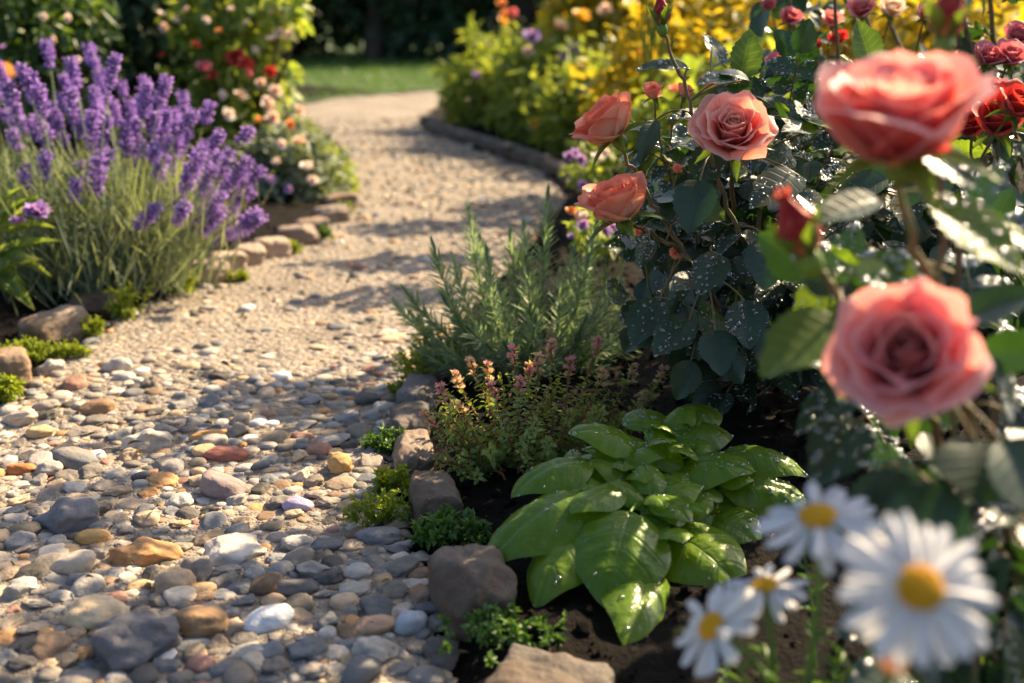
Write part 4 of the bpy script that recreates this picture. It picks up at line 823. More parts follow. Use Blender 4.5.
# ------------------------------------------------------------------ thyme
def thyme():
    c = G(530, 478); c[2] = sub_soil(c[0], c[1]); root = thing('thyme_plant', 'reddish-stemmed thyme with pink flower tips between rosemary and basil', 'thyme', c); r_ = np.random.default_rng(9); d0 = depth_of(c)
    tips = [(470, 361, 0), (440, 386, -.02), (425, 414, -.04), (513, 349, .02), (552, 342, .03), (538, 356, -.02), (570, 361, 0), (599, 340, .05), (634, 367, .04), (664, 370, .06), (490, 385, -.04), (455, 405, -.05), (520, 380, -.05), (548, 385, -.05), (585, 385, -.02), (610, 390, .02), (470, 425, -.07), (500, 415, -.07), (535, 420, -.08), (570, 410, -.06), (440, 440, -.06),
            (455, 375, .03), (487, 365, .05), (530, 365, .06), (604, 372, .06), (645, 395, .06), (590, 420, -.02), (620, 410, .03), (438, 460, -.05), (460, 455, -.08), (490, 450, -.10), (520, 450, -.10), (550, 440, -.09), (448, 425, .0), (560, 375, .05), (500, 372, .02), (580, 440, -.06), (430, 480, -.03), (475, 478, -.09), (650, 415, .04)]
    tips += [(int(r_.uniform(432, 650)), int(r_.uniform(395, 480)), r_.uniform(-.1, .06)) for _ in range(52)]
    T_TH = leaf_tpl(2, 3, 'basil', .2, .2); T_FL = leaf_tpl(2, 3, 'petal', .2, .3)
    for i, (px, py, dd) in enumerate(tips):
        tip = P(px, py, d0+dd); b0 = c+np.array([(px-530)/F*d0*.45+r_.normal(0, .012), r_.normal(0, .02)+dd*.35, -.005]); ctrl = np.array([b0[0]*.5+tip[0]*.5+(tip[0]-b0[0])*.15, (b0[1]+tip[1])/2, b0[2]+(tip[2]-b0[2])*.55])
        pts = bez(b0, ctrl, tip, 20)+r_.normal(0, .0012, (20, 3)); L = np.linalg.norm(np.diff(pts, axis=0), axis=1).sum(); nn = int(L/.0062); tt = np.linspace(.06, .97, nn); Rl, Tl = [], []
        for j, t in enumerate(tt):
            p = np.array([np.interp(t*19, np.arange(20), pts[:, k]) for k in range(3)]); q = int(t*18); tan = unit(pts[q+1]-pts[q]); Fz = frame_z(tan, j*1.57)
            for sg in (1, -1, 2, -2):
                if abs(sg) == 2 and r_.random() < .35: continue
                rad = (Fz[:, 0] if abs(sg) == 1 else Fz[:, 1])*np.sign(sg); d = unit(tan*.45+rad+r_.normal(0, .2, 3)); ln = r_.uniform(.007, .0118)*(1 if t < .85 else .8); st = 0 if abs(sg) == 1 else r_.uniform(.002, .007)
                Rl.append(frames(d[None], tan[None])[0]*np.array([ln*.62, ln, ln])[None]); Tl.append(p+rad*st+tan*st*.5)
        g = Geo(); g.scatter(T_TH, np.array(Rl), np.array(Tl), np.clip(r_.random(len(Rl))*.6+.5*((tip[2]-c[2])/.15), 0, 1)); sp = g.obj('sprig', M_THYME, root); g2 = Geo(); g2.add(*tube(pts, np.linspace(.0020, .0011, 20), 5)); g2.obj('stem', M_THYMEST, sp)
        if i < 13 or 21 <= i < 27:
            fg = Geo(); pink = r_.random() < .45; tan = unit(pts[-1]-pts[-3])
            for lv, (off, rr_, n_) in enumerate(((0., .0085, 18), (-.010, .0095, 18), (-.021, .008, 12))):
                d = unit(np.column_stack([r_.normal(size=(n_, 2)), r_.uniform(.1, 1.1, n_)])); ctr = tip+tan*off; ln = r_.uniform(.6, 1.1, n_)*rr_
                fg.scatter(T_FL, frames(d, r_.normal(size=(n_, 3)))*np.stack([ln*.5, ln, ln], 1)[:, None, :], ctr+d*.001, np.clip((.15 if pink else .75)+r_.normal(0, .3, n_), 0, 1))
            fg.obj('flower_head', M_THYMEFL, sp)
thyme()

# ------------------------------------------------------------------ lavender
def lavender():
    c = G(120, 292); c[2] = sub_soil(c[0], c[1]); root = thing('lavender_bush', 'wide purple lavender bush in full bloom beside the path', 'lavender', c); r_ = np.random.default_rng(21); d0 = depth_of(c)
    calyx = ico_tpl(1, (.0029, .0029, .0065), .005); fl = leaf_tpl(2, 2, 'petal', .1, .3)
    def spike_mesh(seed, L):
        r2 = np.random.default_rng(seed); g = Geo(); nw = int(L/.0098)
        for w_ in range(nw):
            z = w_*L/nw; tw = w_/nw; env = math.sin(math.pi*min(1, (tw*.85+.12)))**.6; gap = .4 if (w_ == 1 and nw > 5) else 0
            for k in range(8):
                a = k*.785+w_*.4+r2.normal(0, .15); ti = r2.uniform(.6, 1.05); d = np.array([math.cos(a)*math.sin(ti), math.sin(a)*math.sin(ti), math.cos(ti)])
                F_ = frame_z(d)*r2.uniform(.75, 1.15)*(.62+.45*env); p = np.array([math.cos(a)*.002, math.sin(a)*.002, z]); g.scatter(calyx, F_[None], p[None], np.array([r2.random()*.45]), 0)
                if r2.random() < .75:
                    for q in range(3):
                        dd = unit(d+r2.normal(0, .5, 3)); g.scatter(fl, frames(dd[None], d[None])*np.array([.0058, .0068, .0068])[None, None, :]*(.7+.5*env), (p+d*.0098*(.75+.45*env))[None], np.array([.55+.45*r2.random()]), 0)
        g.add(*tube(np.array([[0, 0, -.01], [0, 0, L]]), .0012, 5), mat=1); return g.mesh('flower_spike', [M_LAVFL, M_LAVST])
    sm = [spike_mesh(70+k, L) for k, L in enumerate((.045, .06, .07, .085, .052, .066))]
    tips = [(46, 42), (88, 48), (116, 56), (20, 64), (145, 80), (168, 74), (62, 72), (183, 94), (210, 104), (252, 128), (268, 165), (250, 190), (262, 215), (95, 90), (130, 100), (230, 150), (215, 165), (155, 110), (190, 125), (38, 85), (5, 95), (75, 110), (105, 120), (135, 135), (165, 155), (185, 185), (150, 185), (80, 165), (25, 160), (60, 130), (110, 150),
            (10, 130), (200, 205), (225, 190), (235, 230), (175, 225), (160, 215), (240, 205), (205, 145), (120, 78), (70, 60), (30, 75), (100, 75), (140, 95), (175, 112), (222, 128), (50, 100), (15, 110), (88, 135), (125, 125), (148, 140), (178, 140), (196, 165), (212, 185), (246, 172), (-15, 90), (-30, 120), (-20, 70), (55, 92), (112, 100), (160, 95), (195, 110), (232, 178), (220, 212), (70, 90), (92, 112), (138, 118), (40, 115), (158, 130), (-5, 60), (75, 178), (22, 168), (158, 205), (98, 160), (45, 150), (185, 205)]
    tips += [(int(x_), int(np.interp(x_, [-30, 60, 150, 260], [85, 62, 85, 175])+r_.uniform(-6, 75))) for x_ in r_.uniform(-25, 262, 22)]
    leaves = Geo(); stems = Geo()
    for i, (px, py) in enumerate(tips):
        dd = r_.uniform(-.22, .22) if not 70 <= i < 77 else -.27; tip = P(px, py, d0+dd); k = int(r_.integers(6)); L = (.045, .06, .07, .085, .052, .066)[k]
        b0 = c+np.array([(px-100)/F*d0*.5+r_.normal(0, .03), dd*.45+r_.normal(0, .03), 0.]); ctrl = np.array([b0[0]*.6+tip[0]*.4, (b0[1]+tip[1])/2, b0[2]+(tip[2]-b0[2])*.65]); pts = bez(b0, ctrl, tip, 14); ax = unit(pts[-1]-pts[-2]); base = tip-ax*L
        pts = bez(b0, ctrl, base+ax*.004, 14); stems.add(*tube(pts, np.linspace(.0016, .0011, 14), 5)); stems.L[-1][:, 2] = r_.random()
        o = bpy.data.objects.new('flower_spike', sm[k]); COL.objects.link(o); o.parent = root; Rm = frame_z(ax, r_.uniform(0, 6)); sc = r_.uniform(.85, 1.15)
        M4 = Matrix.Identity(4); 
        for a in range(3):
            for b2 in range(3): M4[a][b2] = Rm[a, b2]*sc
            M4[a][3] = base[a]-c[a]
        o.matrix_local = M4
    stems.obj('stems', M_LAVST, root)
    n = 5200; px = r_.uniform(-70, 200, n); top = np.interp(px, [-70, 60, 150, 245], [150, 135, 150, 235]); ang = (px-110)/F*d0
    x0 = c[0]+ang*.45+r_.normal(0, .05, n); y0 = c[1]+r_.normal(0, .11, n); hmax = np.interp(px, [-70, 40, 140, 245], [.30, .34, .30, .14]); z0 = c[2]+hmax*r_.random(n)**1.1*.75
    lean = np.column_stack([ang*.9+r_.normal(0, .26, n), r_.normal(-.08, .28, n), np.full(n, .55)]); pos = np.column_stack([x0+ang*1.0*z0/.35, y0, z0]); ln = r_.uniform(.05, .12, n)
    leaves.scatter(leaf_tpl(1, 4, 'needle', .12, 0), frames(lean, r_.normal(size=(n, 3)))*np.stack([np.full(n, .0034), ln, ln], 1)[:, None, :], pos, r_.random(n))
    # low skirt of leaves hanging toward the path
    m = 1600; a = r_.uniform(3.3, 5.5, m); pos = np.column_stack([c[0]+np.cos(a)*.12*r_.uniform(.3, 1.6, m)+.03, c[1]+np.sin(a)*.12*r_.random(m), c[2]+r_.uniform(.01, .16, m)]); d = np.column_stack([np.cos(a), np.sin(a), r_.normal(.1, .35, m)]); ln = r_.uniform(.03, .08, m)
    leaves.scatter(leaf_tpl(1, 4, 'needle', .2, 0), frames(d, r_.normal(size=(m, 3))+[0, 0, 1])*np.stack([np.full(m, .004), ln, ln], 1)[:, None, :], pos, r_.random(m))
    leaves.obj('foliage', M_LAVST, root)
lavender()

# ------------------------------------------------------------------ daisies
def daisy(px, py, d, diam, axis, ground, label, seed, n=21):
    r_ = np.random.default_rng(seed); p = P(px, py, d); gp = np.array([ground[0], ground[1], sub_soil(*ground[:2])]); root = thing('daisy', label, 'daisy', gp, 'white daisies'); Rm = frame_z(axis, r_.uniform(0, 6)); Rr = diam/2
    tpl = leaf_tpl(6, 12, 'petal', .18, -.22, 0, 0, .015); V = tpl[0].copy(); V[:, 2] += .02*np.cos(tpl[3][:, 0]*np.pi*2); V[:, 1] -= .05*np.exp(-(tpl[3][:, 0]/.2)**2)*(tpl[3][:, 1] > .95); tpl = (V, tpl[1], tpl[2], tpl[3]); g = Geo()
    for k in range(n):
        a = k*2*math.pi/n+r_.normal(0, .06); el = r_.normal(.0, .13)+(k % 2)*.09; dd = np.array([math.cos(a)*math.cos(el), math.sin(a)*math.cos(el), math.sin(el)]); ln = Rr*.86*r_.uniform(.88, 1.06); wd = Rr*.225*r_.uniform(.85, 1.15)
        g.scatter(tpl, frames(dd[None], np.array([[r_.normal(0, .12), r_.normal(0, .12), 1.]]))*np.array([wd, ln, ln])[None, None, :], (dd*Rr*.16)[None]+[0, 0, -.0006*(k % 2)], r_.random(1))
    head = g.xf(Rm, p).obj('petals', M_DAISY, root)
    g = Geo(); V, _, f3, L = ico_tpl(3, (Rr*.29, Rr*.29, Rr*.13), .0); g.add(V, None, f3, L); m = 150; k = np.arange(m)+.5; rr_ = np.sqrt(k/m)*Rr*.285; th = k*2.39996; pos = np.column_stack([rr_*np.cos(th), rr_*np.sin(th), Rr*.13*np.sqrt(np.clip(1-(rr_/(Rr*.29))**2, 0, 1))])
    g.scatter(ico_tpl(1, (.0011, .0011, .0016)), np.repeat(np.eye(3)[None], m, 0), pos, r_.random(m)); g.xf(Rm, p).obj('disc', M_DISC, root)
    g = Geo(); V, _, f3, L = ico_tpl(2, (Rr*.30, Rr*.30, Rr*.16), -Rr*.12); g.add(V, None, f3, L); g.xf(Rm, p).obj('calyx', M_STEMG, root)
    g = Geo(); ax = unit(axis); g.add(*tube(bez(gp, p-ax*.10, p-ax*Rr*.18, 14), np.linspace(.0032, .0022, 14), 7)); g.obj('stem', M_STEMG, root)
daisy(920, 588, .57, .080, (-.10, -.62, .62), (.24, .66), 'large white daisy facing the camera, biggest of the four', 1, 22)
daisy(818, 517, .68, .078, (-.15, -.08, 1.), (.20, .74), 'white daisy tilted skyward with a sunlit petal, just in front of the basil', 2, 22)
daisy(712, 627, .74, .066, (-.72, -.30, .62), (.19, .80), 'lowest white daisy turned towards the path', 3, 20)
daisy(764, 586, .78, .060, (-.22, .02, 1.), (.20, .82), 'smallest white daisy, half hidden between two others', 4, 20)
def daisy_greens():
    r_ = np.random.default_rng(12); c = np.array([.25, .70, 0.]); c[2] = sub_soil(c[0], c[1]); root = thing('daisy_greens', 'ferny green daisy foliage with one yellow-green bud below the flowers', 'foliage', c); g = Geo()
    for k in range(110):
        b0 = c+np.array([r_.uniform(-.07, .16), r_.normal(0, .06), 0]); L = r_.uniform(.06, .17); d = unit([r_.normal(0, .5), r_.normal(-.1, .45), 1.]); tip = b0+d*L; pts = bez(b0, b0+d*L*.5+[0, 0, .02], tip, 8); g.add(*tube(pts, .0011, 4)); g.L[-1][:, 2] = .5
        for j in range(2, 8):
            for sg in (-1, 1):
                x = unit(np.cross(d, r_.normal(size=3)))*sg; dd = unit(x+d*.6); ln = r_.uniform(.010, .022); g.scatter(T_LANCE, frames(dd[None], r_.normal(size=(1, 3))+[0, 0, 1.])*np.array([ln*.28, ln, ln])[None, None, :], pts[j][None], r_.random(1))
    g.obj('leaves', M_MOSSD, root); p = P(893, 661, .60); b = Geo(); V, _, f3, L = ico_tpl(3, (.0075, .0075, .0065)); b.add(V+p, None, f3, L); bo = b.obj('flower_bud', M_YELFL, root)
    s_ = Geo(); s_.add(*tube(bez(c+[-.01, -.03, 0], (c+p)/2+[0, 0, .01], p, 8), .0018, 6)); s_.obj('bud_stem', M_STEMG, root)
daisy_greens()

# ------------------------------------------------------------------ mossy tufts and creeping greens along the kerbs
def tuft(px, py, wpx, hpx, label, m, seed, n=260, ls=.008, flowers=0, creeping=False, asp=.5):
    c = G(px, py); d = depth_of(c); z = max(sub_soil(c[0], c[1]), .004); c[2] = z; rx = wpx/F*d/2; h = hpx/F*d*1.15;  n = int(n*2.6); ls *= 1.35; r_ = np.random.default_rng(seed); root = thing('creeping_plant' if creeping else 'moss_tuft', label, 'ground cover', c, 'green tufts along the kerbs'); g = Geo()
    k = max(5, int(n/16)); q = r_.normal(0, .42, (k, 2)); q = q[np.linalg.norm(q, axis=1) < 1.05]; k = len(q)
    for j in range(k):
        b0 = c+np.array([q[j, 0]*rx, q[j, 1]*rx*.6, 0.]); hh = h*r_.uniform(.5, 1.05)*max(.3, 1-(q[j] ** 2).sum()*.6); d0 = unit([q[j, 0]*.7+r_.normal(0, .3), q[j, 1]*.6+r_.normal(0, .3)-.1, 1.0]); tip = b0+d0*hh; pts = bez(b0, (b0+tip)/2+[0, 0, hh*.15], tip, 6); g.add(*tube(pts, .0008, 4)); g.L[-1][:, 2] = .4
        m_ = 18; t = r_.random(m_)**.7; pos = np.stack([np.interp(t*5, np.arange(6), pts[:, a]) for a in range(3)], 1); dd = unit(r_.normal(size=(m_, 3))+d0*.8); s_ = ls*r_.uniform(.6, 1.2, m_)
        g.scatter(T_TINY, frames(dd, r_.normal(size=(m_, 3))*.5+[0, 0, 1.])*np.stack([s_*asp, s_, s_], 1)[:, None, :], pos, r_.random(m_))
    g.obj('leaves', m, root)
    for f in range(flowers):
        p = c+np.array([r_.normal(0, .4)*rx, r_.normal(0, .3)*rx, h*r_.uniform(.5, 1.0)]); fg = Geo(); a = np.arange(5)*1.2566; dd = np.column_stack([np.cos(a), np.sin(a), np.full(5, .3)]); fg.scatter(T_TINY, frames(dd, np.tile([0, 0, 1.], (5, 1)))*np.array([.004, .005, .005])[None, None, :], np.repeat(p[None], 5, 0), r_.random(5)); fg.obj('flower', M_WHITEFL, root)
tuft(450, 548, 84, 24, 'green creeping sprigs lying across the kerb between two big stones', M_MOSSD, 1, 420, .009, 0, True)
tuft(505, 655, 150, 22, 'long creeping green sprigs over the nearest edging stone', M_MOSSD, 2, 330, .007, 0, True)
tuft(382, 524, 56, 34, 'bright yellow-green sprigs at the foot of the sun-flecked edging stone', M_MOSS, 3, 240, .007, 0, True)
tuft(396, 494, 34, 24, 'small yellow-green tuft beside the pale-topped edging stone', M_MOSS, 4, 180, .008)
tuft(386, 456, 42, 24, 'small green tuft on the pebbles beside the grey edging stone', M_MOSSD, 5, 220, .008)
tuft(430, 384, 56, 46, 'bright mossy mound covering the kerb beside the rosemary', M_MOSS, 6, 700, .007)
tuft(414, 398, 40, 24, 'lower skirt of moss on the kerb in front of the mossy mound', M_MOSS, 16, 300, .007)
tuft(28, 364, 52, 20, 'mossy tuft between two pale edging stones, lavender side', M_MOSS, 7, 420, .007)
tuft(70, 360, 34, 16, 'low green tuft in front of the wedge-shaped edging stone', M_MOSS, 8, 240, .007)
tuft(92, 338, 36, 18, 'low green tuft between wedge stone and dark brown stone', M_MOSS, 9, 240, .008)
tuft(132, 320, 42, 32, 'bright leafy seedling by the dark brown edging stone', M_MOSS, 10, 90, .013, 2, False, .35)
tuft(4, 402, 32, 24, 'bright mossy tuft cut by the frame edge', M_MOSS, 11, 240, .008)
tuft(182, 294, 35, 18, 'white-flecked green clump under the lavender tips', M_MOSS, 12, 110, .010, 9, False, .5)
tuft(232, 282, 30, 10, 'sunlit green tuft at the foot of the second sunlit stone', M_MOSS, 13, 110, .010, 4)
tuft(290, 254, 32, 10, 'sunlit green tuft below the fourth sunlit stone', M_MOSS, 14, 110, .010, 2)
tuft(322, 240, 28, 10, 'shaded green tuft where the lavender-side row curves', M_MOSSD, 15, 110, .010)
tuft(344, 216, 21, 13, 'yellow-green tuft at the end of the lavender-side row', M_MOSS, 17, 110, .010)

# ------------------------------------------------------------------ left side companions
def scabious():
    c = G(-8, 325); c[2] = sub_soil(c[0], c[1]); root = thing('scabious_plant', 'leafy plant with one lilac flower at the frame edge, in front of lavender', 'flowering plant', c); r_ = np.random.default_rng(31); d0 = depth_of(c); g = Geo(); tp = leaf_tpl(4, 8, 'lance', .30, .25, 0, 0, .02)
    for bx, by, tx, ty, wp in [(-5, 235, 42, 212, 14), (0, 262, 48, 246, 13), (-10, 255, 40, 282, 18), (-12, 270, 24, 312, 26), (-15, 240, 20, 228, 16), (5, 225, 30, 200, 10), (-10, 262, 15, 300, 26), (-10, 230, 10, 190, 16), (-20, 285, 30, 265, 20), (10, 235, 46, 232, 10)]:
        b0, t0 = P(bx, by, d0), P(tx, ty, d0-.08); L = np.linalg.norm(t0-b0); g.scatter(tp, frames(((t0-b0)+np.array([0, 0, .3*L]))[None], np.array([[0, -.5, 1.]]))*np.array([wp/F*d0, L*1.05, L])[None, None, :], b0[None], r_.random(1))
    g.obj('leaves', M_SHRUBL, root)
    for px, py, r2 in ((37, 214, .026), (18, 222, .014)):
        p = P(px, py, d0-.16); s_ = Geo(); s_.add(*tube(bez(c, (c+p)/2+[.01, 0, .03], p, 10), .0016, 6)); s_.obj('stem', M_STEMG, root); fg = Geo(); n = 60; d = unit(np.column_stack([r_.normal(size=(n, 2)), r_.uniform(-.1, 1., n)])); ln = r2*r_.uniform(.6, 1.1, n)
        fg.scatter(leaf_tpl(2, 4, 'petal', .15, .2), frames(d, np.tile([0, 0, 1.], (n, 1))+r_.normal(0, .3, (n, 3)))*np.stack([ln*.5, ln, ln], 1)[:, None, :], p+d*.002, r_.random(n)); fg.obj('flower_head', M_LILACFL, root)
scabious()
def shrub(name, label, cat, c, blobs, size, m, tpl, blossoms, seed, asp=.6, trunk=.02, group=None, bl_name='blossom', shell=.45):
    """blobs: (centre xyz, radii xyz, n); blossoms: (pos, radius, material)"""
    root = thing(name, label, cat, c, group); g = Geo(); r_ = np.random.default_rng(seed); tk = Geo()
    for i, (bc, br, n) in enumerate(blobs):
        blob(g, bc, br, n, size, tpl, 0, seed*13+i, .6, .25, shell, asp)
        for k in range(4):
            e = np.asarray(bc)+r_.normal(0, .45, 3)*np.asarray(br); e[2] = max(e[2], .05); s0 = np.array([c[0]+r_.normal(0, .02), c[1]+r_.normal(0, .02), c[2]-.02]); tk.add(*tube(bez(s0, np.array([(s0[0]*.7+e[0]*.3), (s0[1]*.7+e[1]*.3), (s0[2]*.4+e[2]*.6)]), e, 10), np.linspace(trunk, trunk*.25, 10), 6))
    g.obj('foliage', m, root); tk.obj('stems', M_BARK if trunk > .01 else M_STEMG, root)
    meshes_b = {}
    for i, (p, r2, fm) in enumerate(blossoms):
        key = (fm.name, i % 3)
        if key not in meshes_b: meshes_b[key] = bloom_geo(1., 11, .75, 500+i % 3, 4, 4).mesh(bl_name, fm)
        o = bpy.data.objects.new(bl_name, meshes_b[key]); COL.objects.link(o); o.parent = root; o.location = np.asarray(p)-np.asarray(c); o.scale = (r2,)*3; o.rotation_euler = (R(random.uniform(10, 75)), random.uniform(-.4, .4), random.uniform(-.8, .8))
    return root
def gpt(x, y): return np.array([x, y, sub_soil(x, y)])
def Pb(px, py, d): return P(px, py, d)
# climbing / shrub rose on the left of the bend
c = gpt(*(P(255, 100, 4.1)[:2])); bls = []
for px, py, r2, m in [(238, 58, .042, M_REDFL), (245, 66, .036, M_REDFL), (272, 72, .026, M_REDFL), (195, 46, .022, M_REDFL), (163, 56, .018, M_REDFL), (205, 70, .036, M_PINKFL), (215, 78, .028, M_REDFL), (240, 97, .032, M_CREAMFL), (276, 92, .03, M_CREAMFL), (268, 106, .03, M_CREAMFL), (228, 115, .028, M_WHITEFL), (282, 36, .035, M_WHITEFL), (292, 36, .03, M_WHITEFL),
                      (275, 14, .022, M_CREAMFL), (248, 24, .022, M_WHITEFL), (272, 40, .022, M_WHITEFL), (166, 28, .024, M_CREAMFL), (178, 22, .02, M_CREAMFL), (160, 15, .02, M_WHITEFL), (188, 10, .016, M_CREAMFL), (220, 32, .018, M_ORANGEFL), (252, 75, .02, M_PINKFL), (225, 95, .022, M_WHITEFL), (262, 84, .024, M_CREAMFL), (206, 20, .016, M_WHITEFL), (232, 10, .018, M_WHITEFL), (255, 50, .016, M_WHITEFL)]:
    bls.append((P(px, py, 3.75+random.uniform(-.1, .1)), r2, m))
shrub('climbing_rose', 'tall leafy rose shrub with red and cream blooms behind the lavender', 'rose shrub', c, [(P(232, 75, 4.1), (.18, .2, .22), 700), (P(215, 10, 4.2), (.16, .2, .14), 260), (P(262, 5, 4.0), (.15, .18, .12), 340), (P(222, 130, 4.1), (.2, .2, .2), 600), (P(255, -60, 4.1), (.26, .22, .18), 420), (P(286, 8, 3.8), (.07, .08, .06), 70)], .055, M_SHRUBL, T_LOWLEAF, bls, 3, .65, .012)
c = gpt(*(P(285, 185, 3.75)[:2])); bls = [(P(px, py, 3.55), r2, m) for px, py, r2, m in [(270, 120, .022, M_CREAMFL), (272, 118, .03, M_CREAMFL), (292, 125, .022, M_ORANGEFL), (260, 121, .02, M_ORANGEFL), (301, 143, .034, M_CREAMFL), (282, 145, .022, M_WHITEFL), (298, 110, .026, M_CREAMFL), (278, 163, .022, M_WHITEFL), (308, 168, .028, M_WHITEFL), (313, 180, .022, M_WHITEFL), (290, 190, .02, M_LILACFL), (270, 180, .02, M_LILACFL), (268, 100, .02, M_WHITEFL)]]
shrub('flowering_plant', 'low mound of cream and orange flowers at the path edge past lavender', 'flowering plant', c, [(P(285, 160, 3.75), (.16, .14, .13), 600), (P(300, 185, 3.7), (.14, .12, .1), 500), (P(265, 185, 3.75), (.14, .12, .13), 500)], .04, M_GREYLEAF, T_LOWLEAF, bls, 4, .6, .005)
c = gpt(*(P(325, 185, 3.9)[:2])); shrub('flowering_plant', 'small yellow-green plant at the path edge beside the cream flowers', 'flowering plant', c, [(P(322, 172, 3.9), (.10, .1, .08), 300)], .045, M_MOSS, T_LOWLEAF, [], 5, .5, .004)
# dark shrubs behind lavender
c = gpt(*(P(130, 150, 4.6)[:2])); shrub('dark_shrub', 'tall dark green shrub in shade behind the lavender', 'shrub', c, [(P(120, 40, 4.6), (.40, .3, .38), 1700), (P(150, -40, 4.6), (.45, .3, .3), 1100), (P(90, 110, 4.5), (.4, .3, .3), 900), (P(205, 40, 4.8), (.25, .25, .4), 900)], .075, M_DARKLEAF, T_LOWLEAF, [], 6, .6, .02)
c = gpt(*(P(20, 150, 3.6)[:2])); bls = [(P(px, py, 3.35), r2, m) for px, py, r2, m in [(2, 74, .045, M_ORANGEFL), (45, 17, .016, M_WHITEFL), (70, 18, .016, M_WHITEFL), (3, 48, .014, M_LILACFL), (78, 60, .014, M_WHITEFL), (55, 40, .012, M_CREAMFL)]]
shrub('grey_leaved_shrub', 'glinting grey-green shrub with one orange flower at the frame edge', 'shrub', c, [(P(25, 50, 3.7), (.26, .2, .2), 900), (P(60, 20, 3.7), (.18, .2, .16), 500), (P(-30, 0, 3.6), (.2, .2, .2), 400)], .06, M_SHRUB, T_LOWLEAF, bls, 7, .4, .008)

# ------------------------------------------------------------------ far right bed
def perennial(label, px, py, d, blobs, m, seed, bls=(), size=.05, asp=.35, trunk=.006, name='perennial_plant', cat='garden plant', tpl=T_LOWLEAF):
    sh = np.array([.10, .32, .0]); blobs = [(b0[0]+sh, b0[1], int(b0[2]*.8)) for b0 in blobs]; bls = [(b0[0]+sh*.9, b0[1], b0[2]) for b0 in bls]
    p = P(px, py, d)+sh; c = gpt(p[0], p[1]); return shrub(name, label, cat, c, blobs, size, m, tpl, list(bls), seed, asp, trunk, 'plants in the far bed')
def bl(lst, d, jit=.1): return [(P(px, py, d+random.uniform(-jit, jit)), r2, m) for px, py, r2, m in lst]
perennial('feathery green plant with pale lilac flowers at the tip of the far bed', 455, 120, 5.6, [(P(470, 85, 5.6), (.22, .2, .17), 700), (P(455, 105, 5.5), (.16, .16, .14), 500), (P(500, 100, 5.4), (.22, .2, .2), 700), (P(452, 55, 5.7), (.06, .06, .12), 90)], M_SHRUBL, 41, bl([(455, 80, .03, M_LILACFL), (486, 97, .035, M_CREAMFL), (506, 72, .03, M_LILACFL), (510, 93, .04, M_LILACFL), (470, 48, .025, M_CREAMFL)], 5.3), .09, .2)
perennial('tall rusty flower spire above the far bed', 492, 100, 6., [(P(492, 70, 6.), (.1, .1, .18), 160)], M_SHRUBL, 42, bl([(486, 4, .045, M_ORANGEFL), (489, 16, .045, M_ORANGEFL), (496, 14, .04, M_PINKFL), (487, -10, .04, M_ORANGEFL), (485, 24, .04, M_YELFL), (490, -25, .03, M_ORANGEFL)], 6., .03), .08, .2)
perennial('lilac-flowered plant in the middle of the far bed', 515, 120, 5., [(P(520, 80, 5.1), (.2, .2, .22), 600), (P(545, 105, 4.9), (.22, .2, .2), 700)], M_SHRUBL, 43, bl([(511, 40, .05, M_LILACFL), (508, 55, .035, M_CREAMFL), (554, 52, .045, M_LILACFL), (545, 62, .035, M_LILACFL), (540, 85, .04, M_LILACFL), (583, 70, .035, M_LILACFL), (560, 80, .03, M_LILACFL)], 4.8), .08, .3)
perennial('low bright green plant with a yellow flower behind the dark stones', 515, 150, 4.7, [(P(512, 128, 4.8), (.14, .14, .1), 400), (P(500, 115, 5.), (.15, .14, .1), 300)], M_SHRUBL, 44, bl([(512, 130, .035, M_YELFL), (520, 124, .02, M_MOSS)], 4.6, .02), .06, .4)
perennial('dark blue-green bushy plant below the yellow shrub', 585, 140, 4.4, [(P(575, 110, 4.5), (.26, .22, .2), 1000), (P(620, 110, 4.3), (.24, .2, .2), 900), (P(560, 135, 4.4), (.18, .16, .14), 500), (P(640, 150, 4.), (.25, .2, .2), 700)], M_SHRUBL, 45, bl([(566, 95, .03, M_LILACFL), (600, 88, .025, M_LILACFL)], 4.2), .06, .5)
perennial('large golden yellow shrub at the top of the far bed', 640, 110, 5.2, [(P(640, 30, 5.2), (.4, .3, .28), 1100), (P(585, 25, 5.4), (.26, .25, .22), 600), (P(690, 40, 5.), (.34, .3, .26), 800), (P(625, -25, 5.3), (.4, .3, .2), 700), (P(740, 10, 5.), (.4, .3, .3), 800), (P(575, 60, 5.1), (.2, .2, .14), 300)], M_GOLD, 46, bl([(592, 12, .05, M_CREAMFL), (617, 8, .05, M_CREAMFL), (540, 30, .05, M_CREAMFL), (600, 50, .04, M_YELFL), (565, 20, .06, M_YELFL), (630, 60, .04, M_YELFL), (720, 60, .04, M_YELFL)], 4.9), .09, .6, .02)
perennial('airy golden-green plant with tall shoots added for shade behind the half open roses', 625, 140, 3.6, [(P(635, 50, 3.55), (.16, .14, .16), 330), (P(600, 95, 3.6), (.13, .12, .10), 220), (np.array([.34, 3.2, .80]), (.17, .07, .06), 200), (np.array([.42, 3.66, .80]), (.20, .08, .07), 240), (np.array([.30, 2.8, .74]), (.14, .06, .05), 150)], M_GOLD, 49, bl([(620, 60, .03, M_YELFL), (640, 75, .025, M_CREAMFL), (655, 30, .03, M_YELFL)], 3.5), .06, .5, .006)  # the high blobs are unseen shoots added to throw shadow bands on the path
perennial('olive-yellow leafy shrub behind the tall rose bush', 830, 100, 3.6, [(P(800, 40, 3.8), (.35, .3, .26), 900), (P(900, 30, 3.6), (.4, .3, .3), 900), (P(1000, 40, 3.4), (.4, .3, .3), 800), (P(740, 90, 3.6), (.3, .25, .22), 700)], M_GOLD, 47, bl([(760, 60, .03, M_PINKFL), (770, 95, .03, M_CREAMFL), (790, 80, .02, M_REDFL)], 3.4), .06, .6, .015)
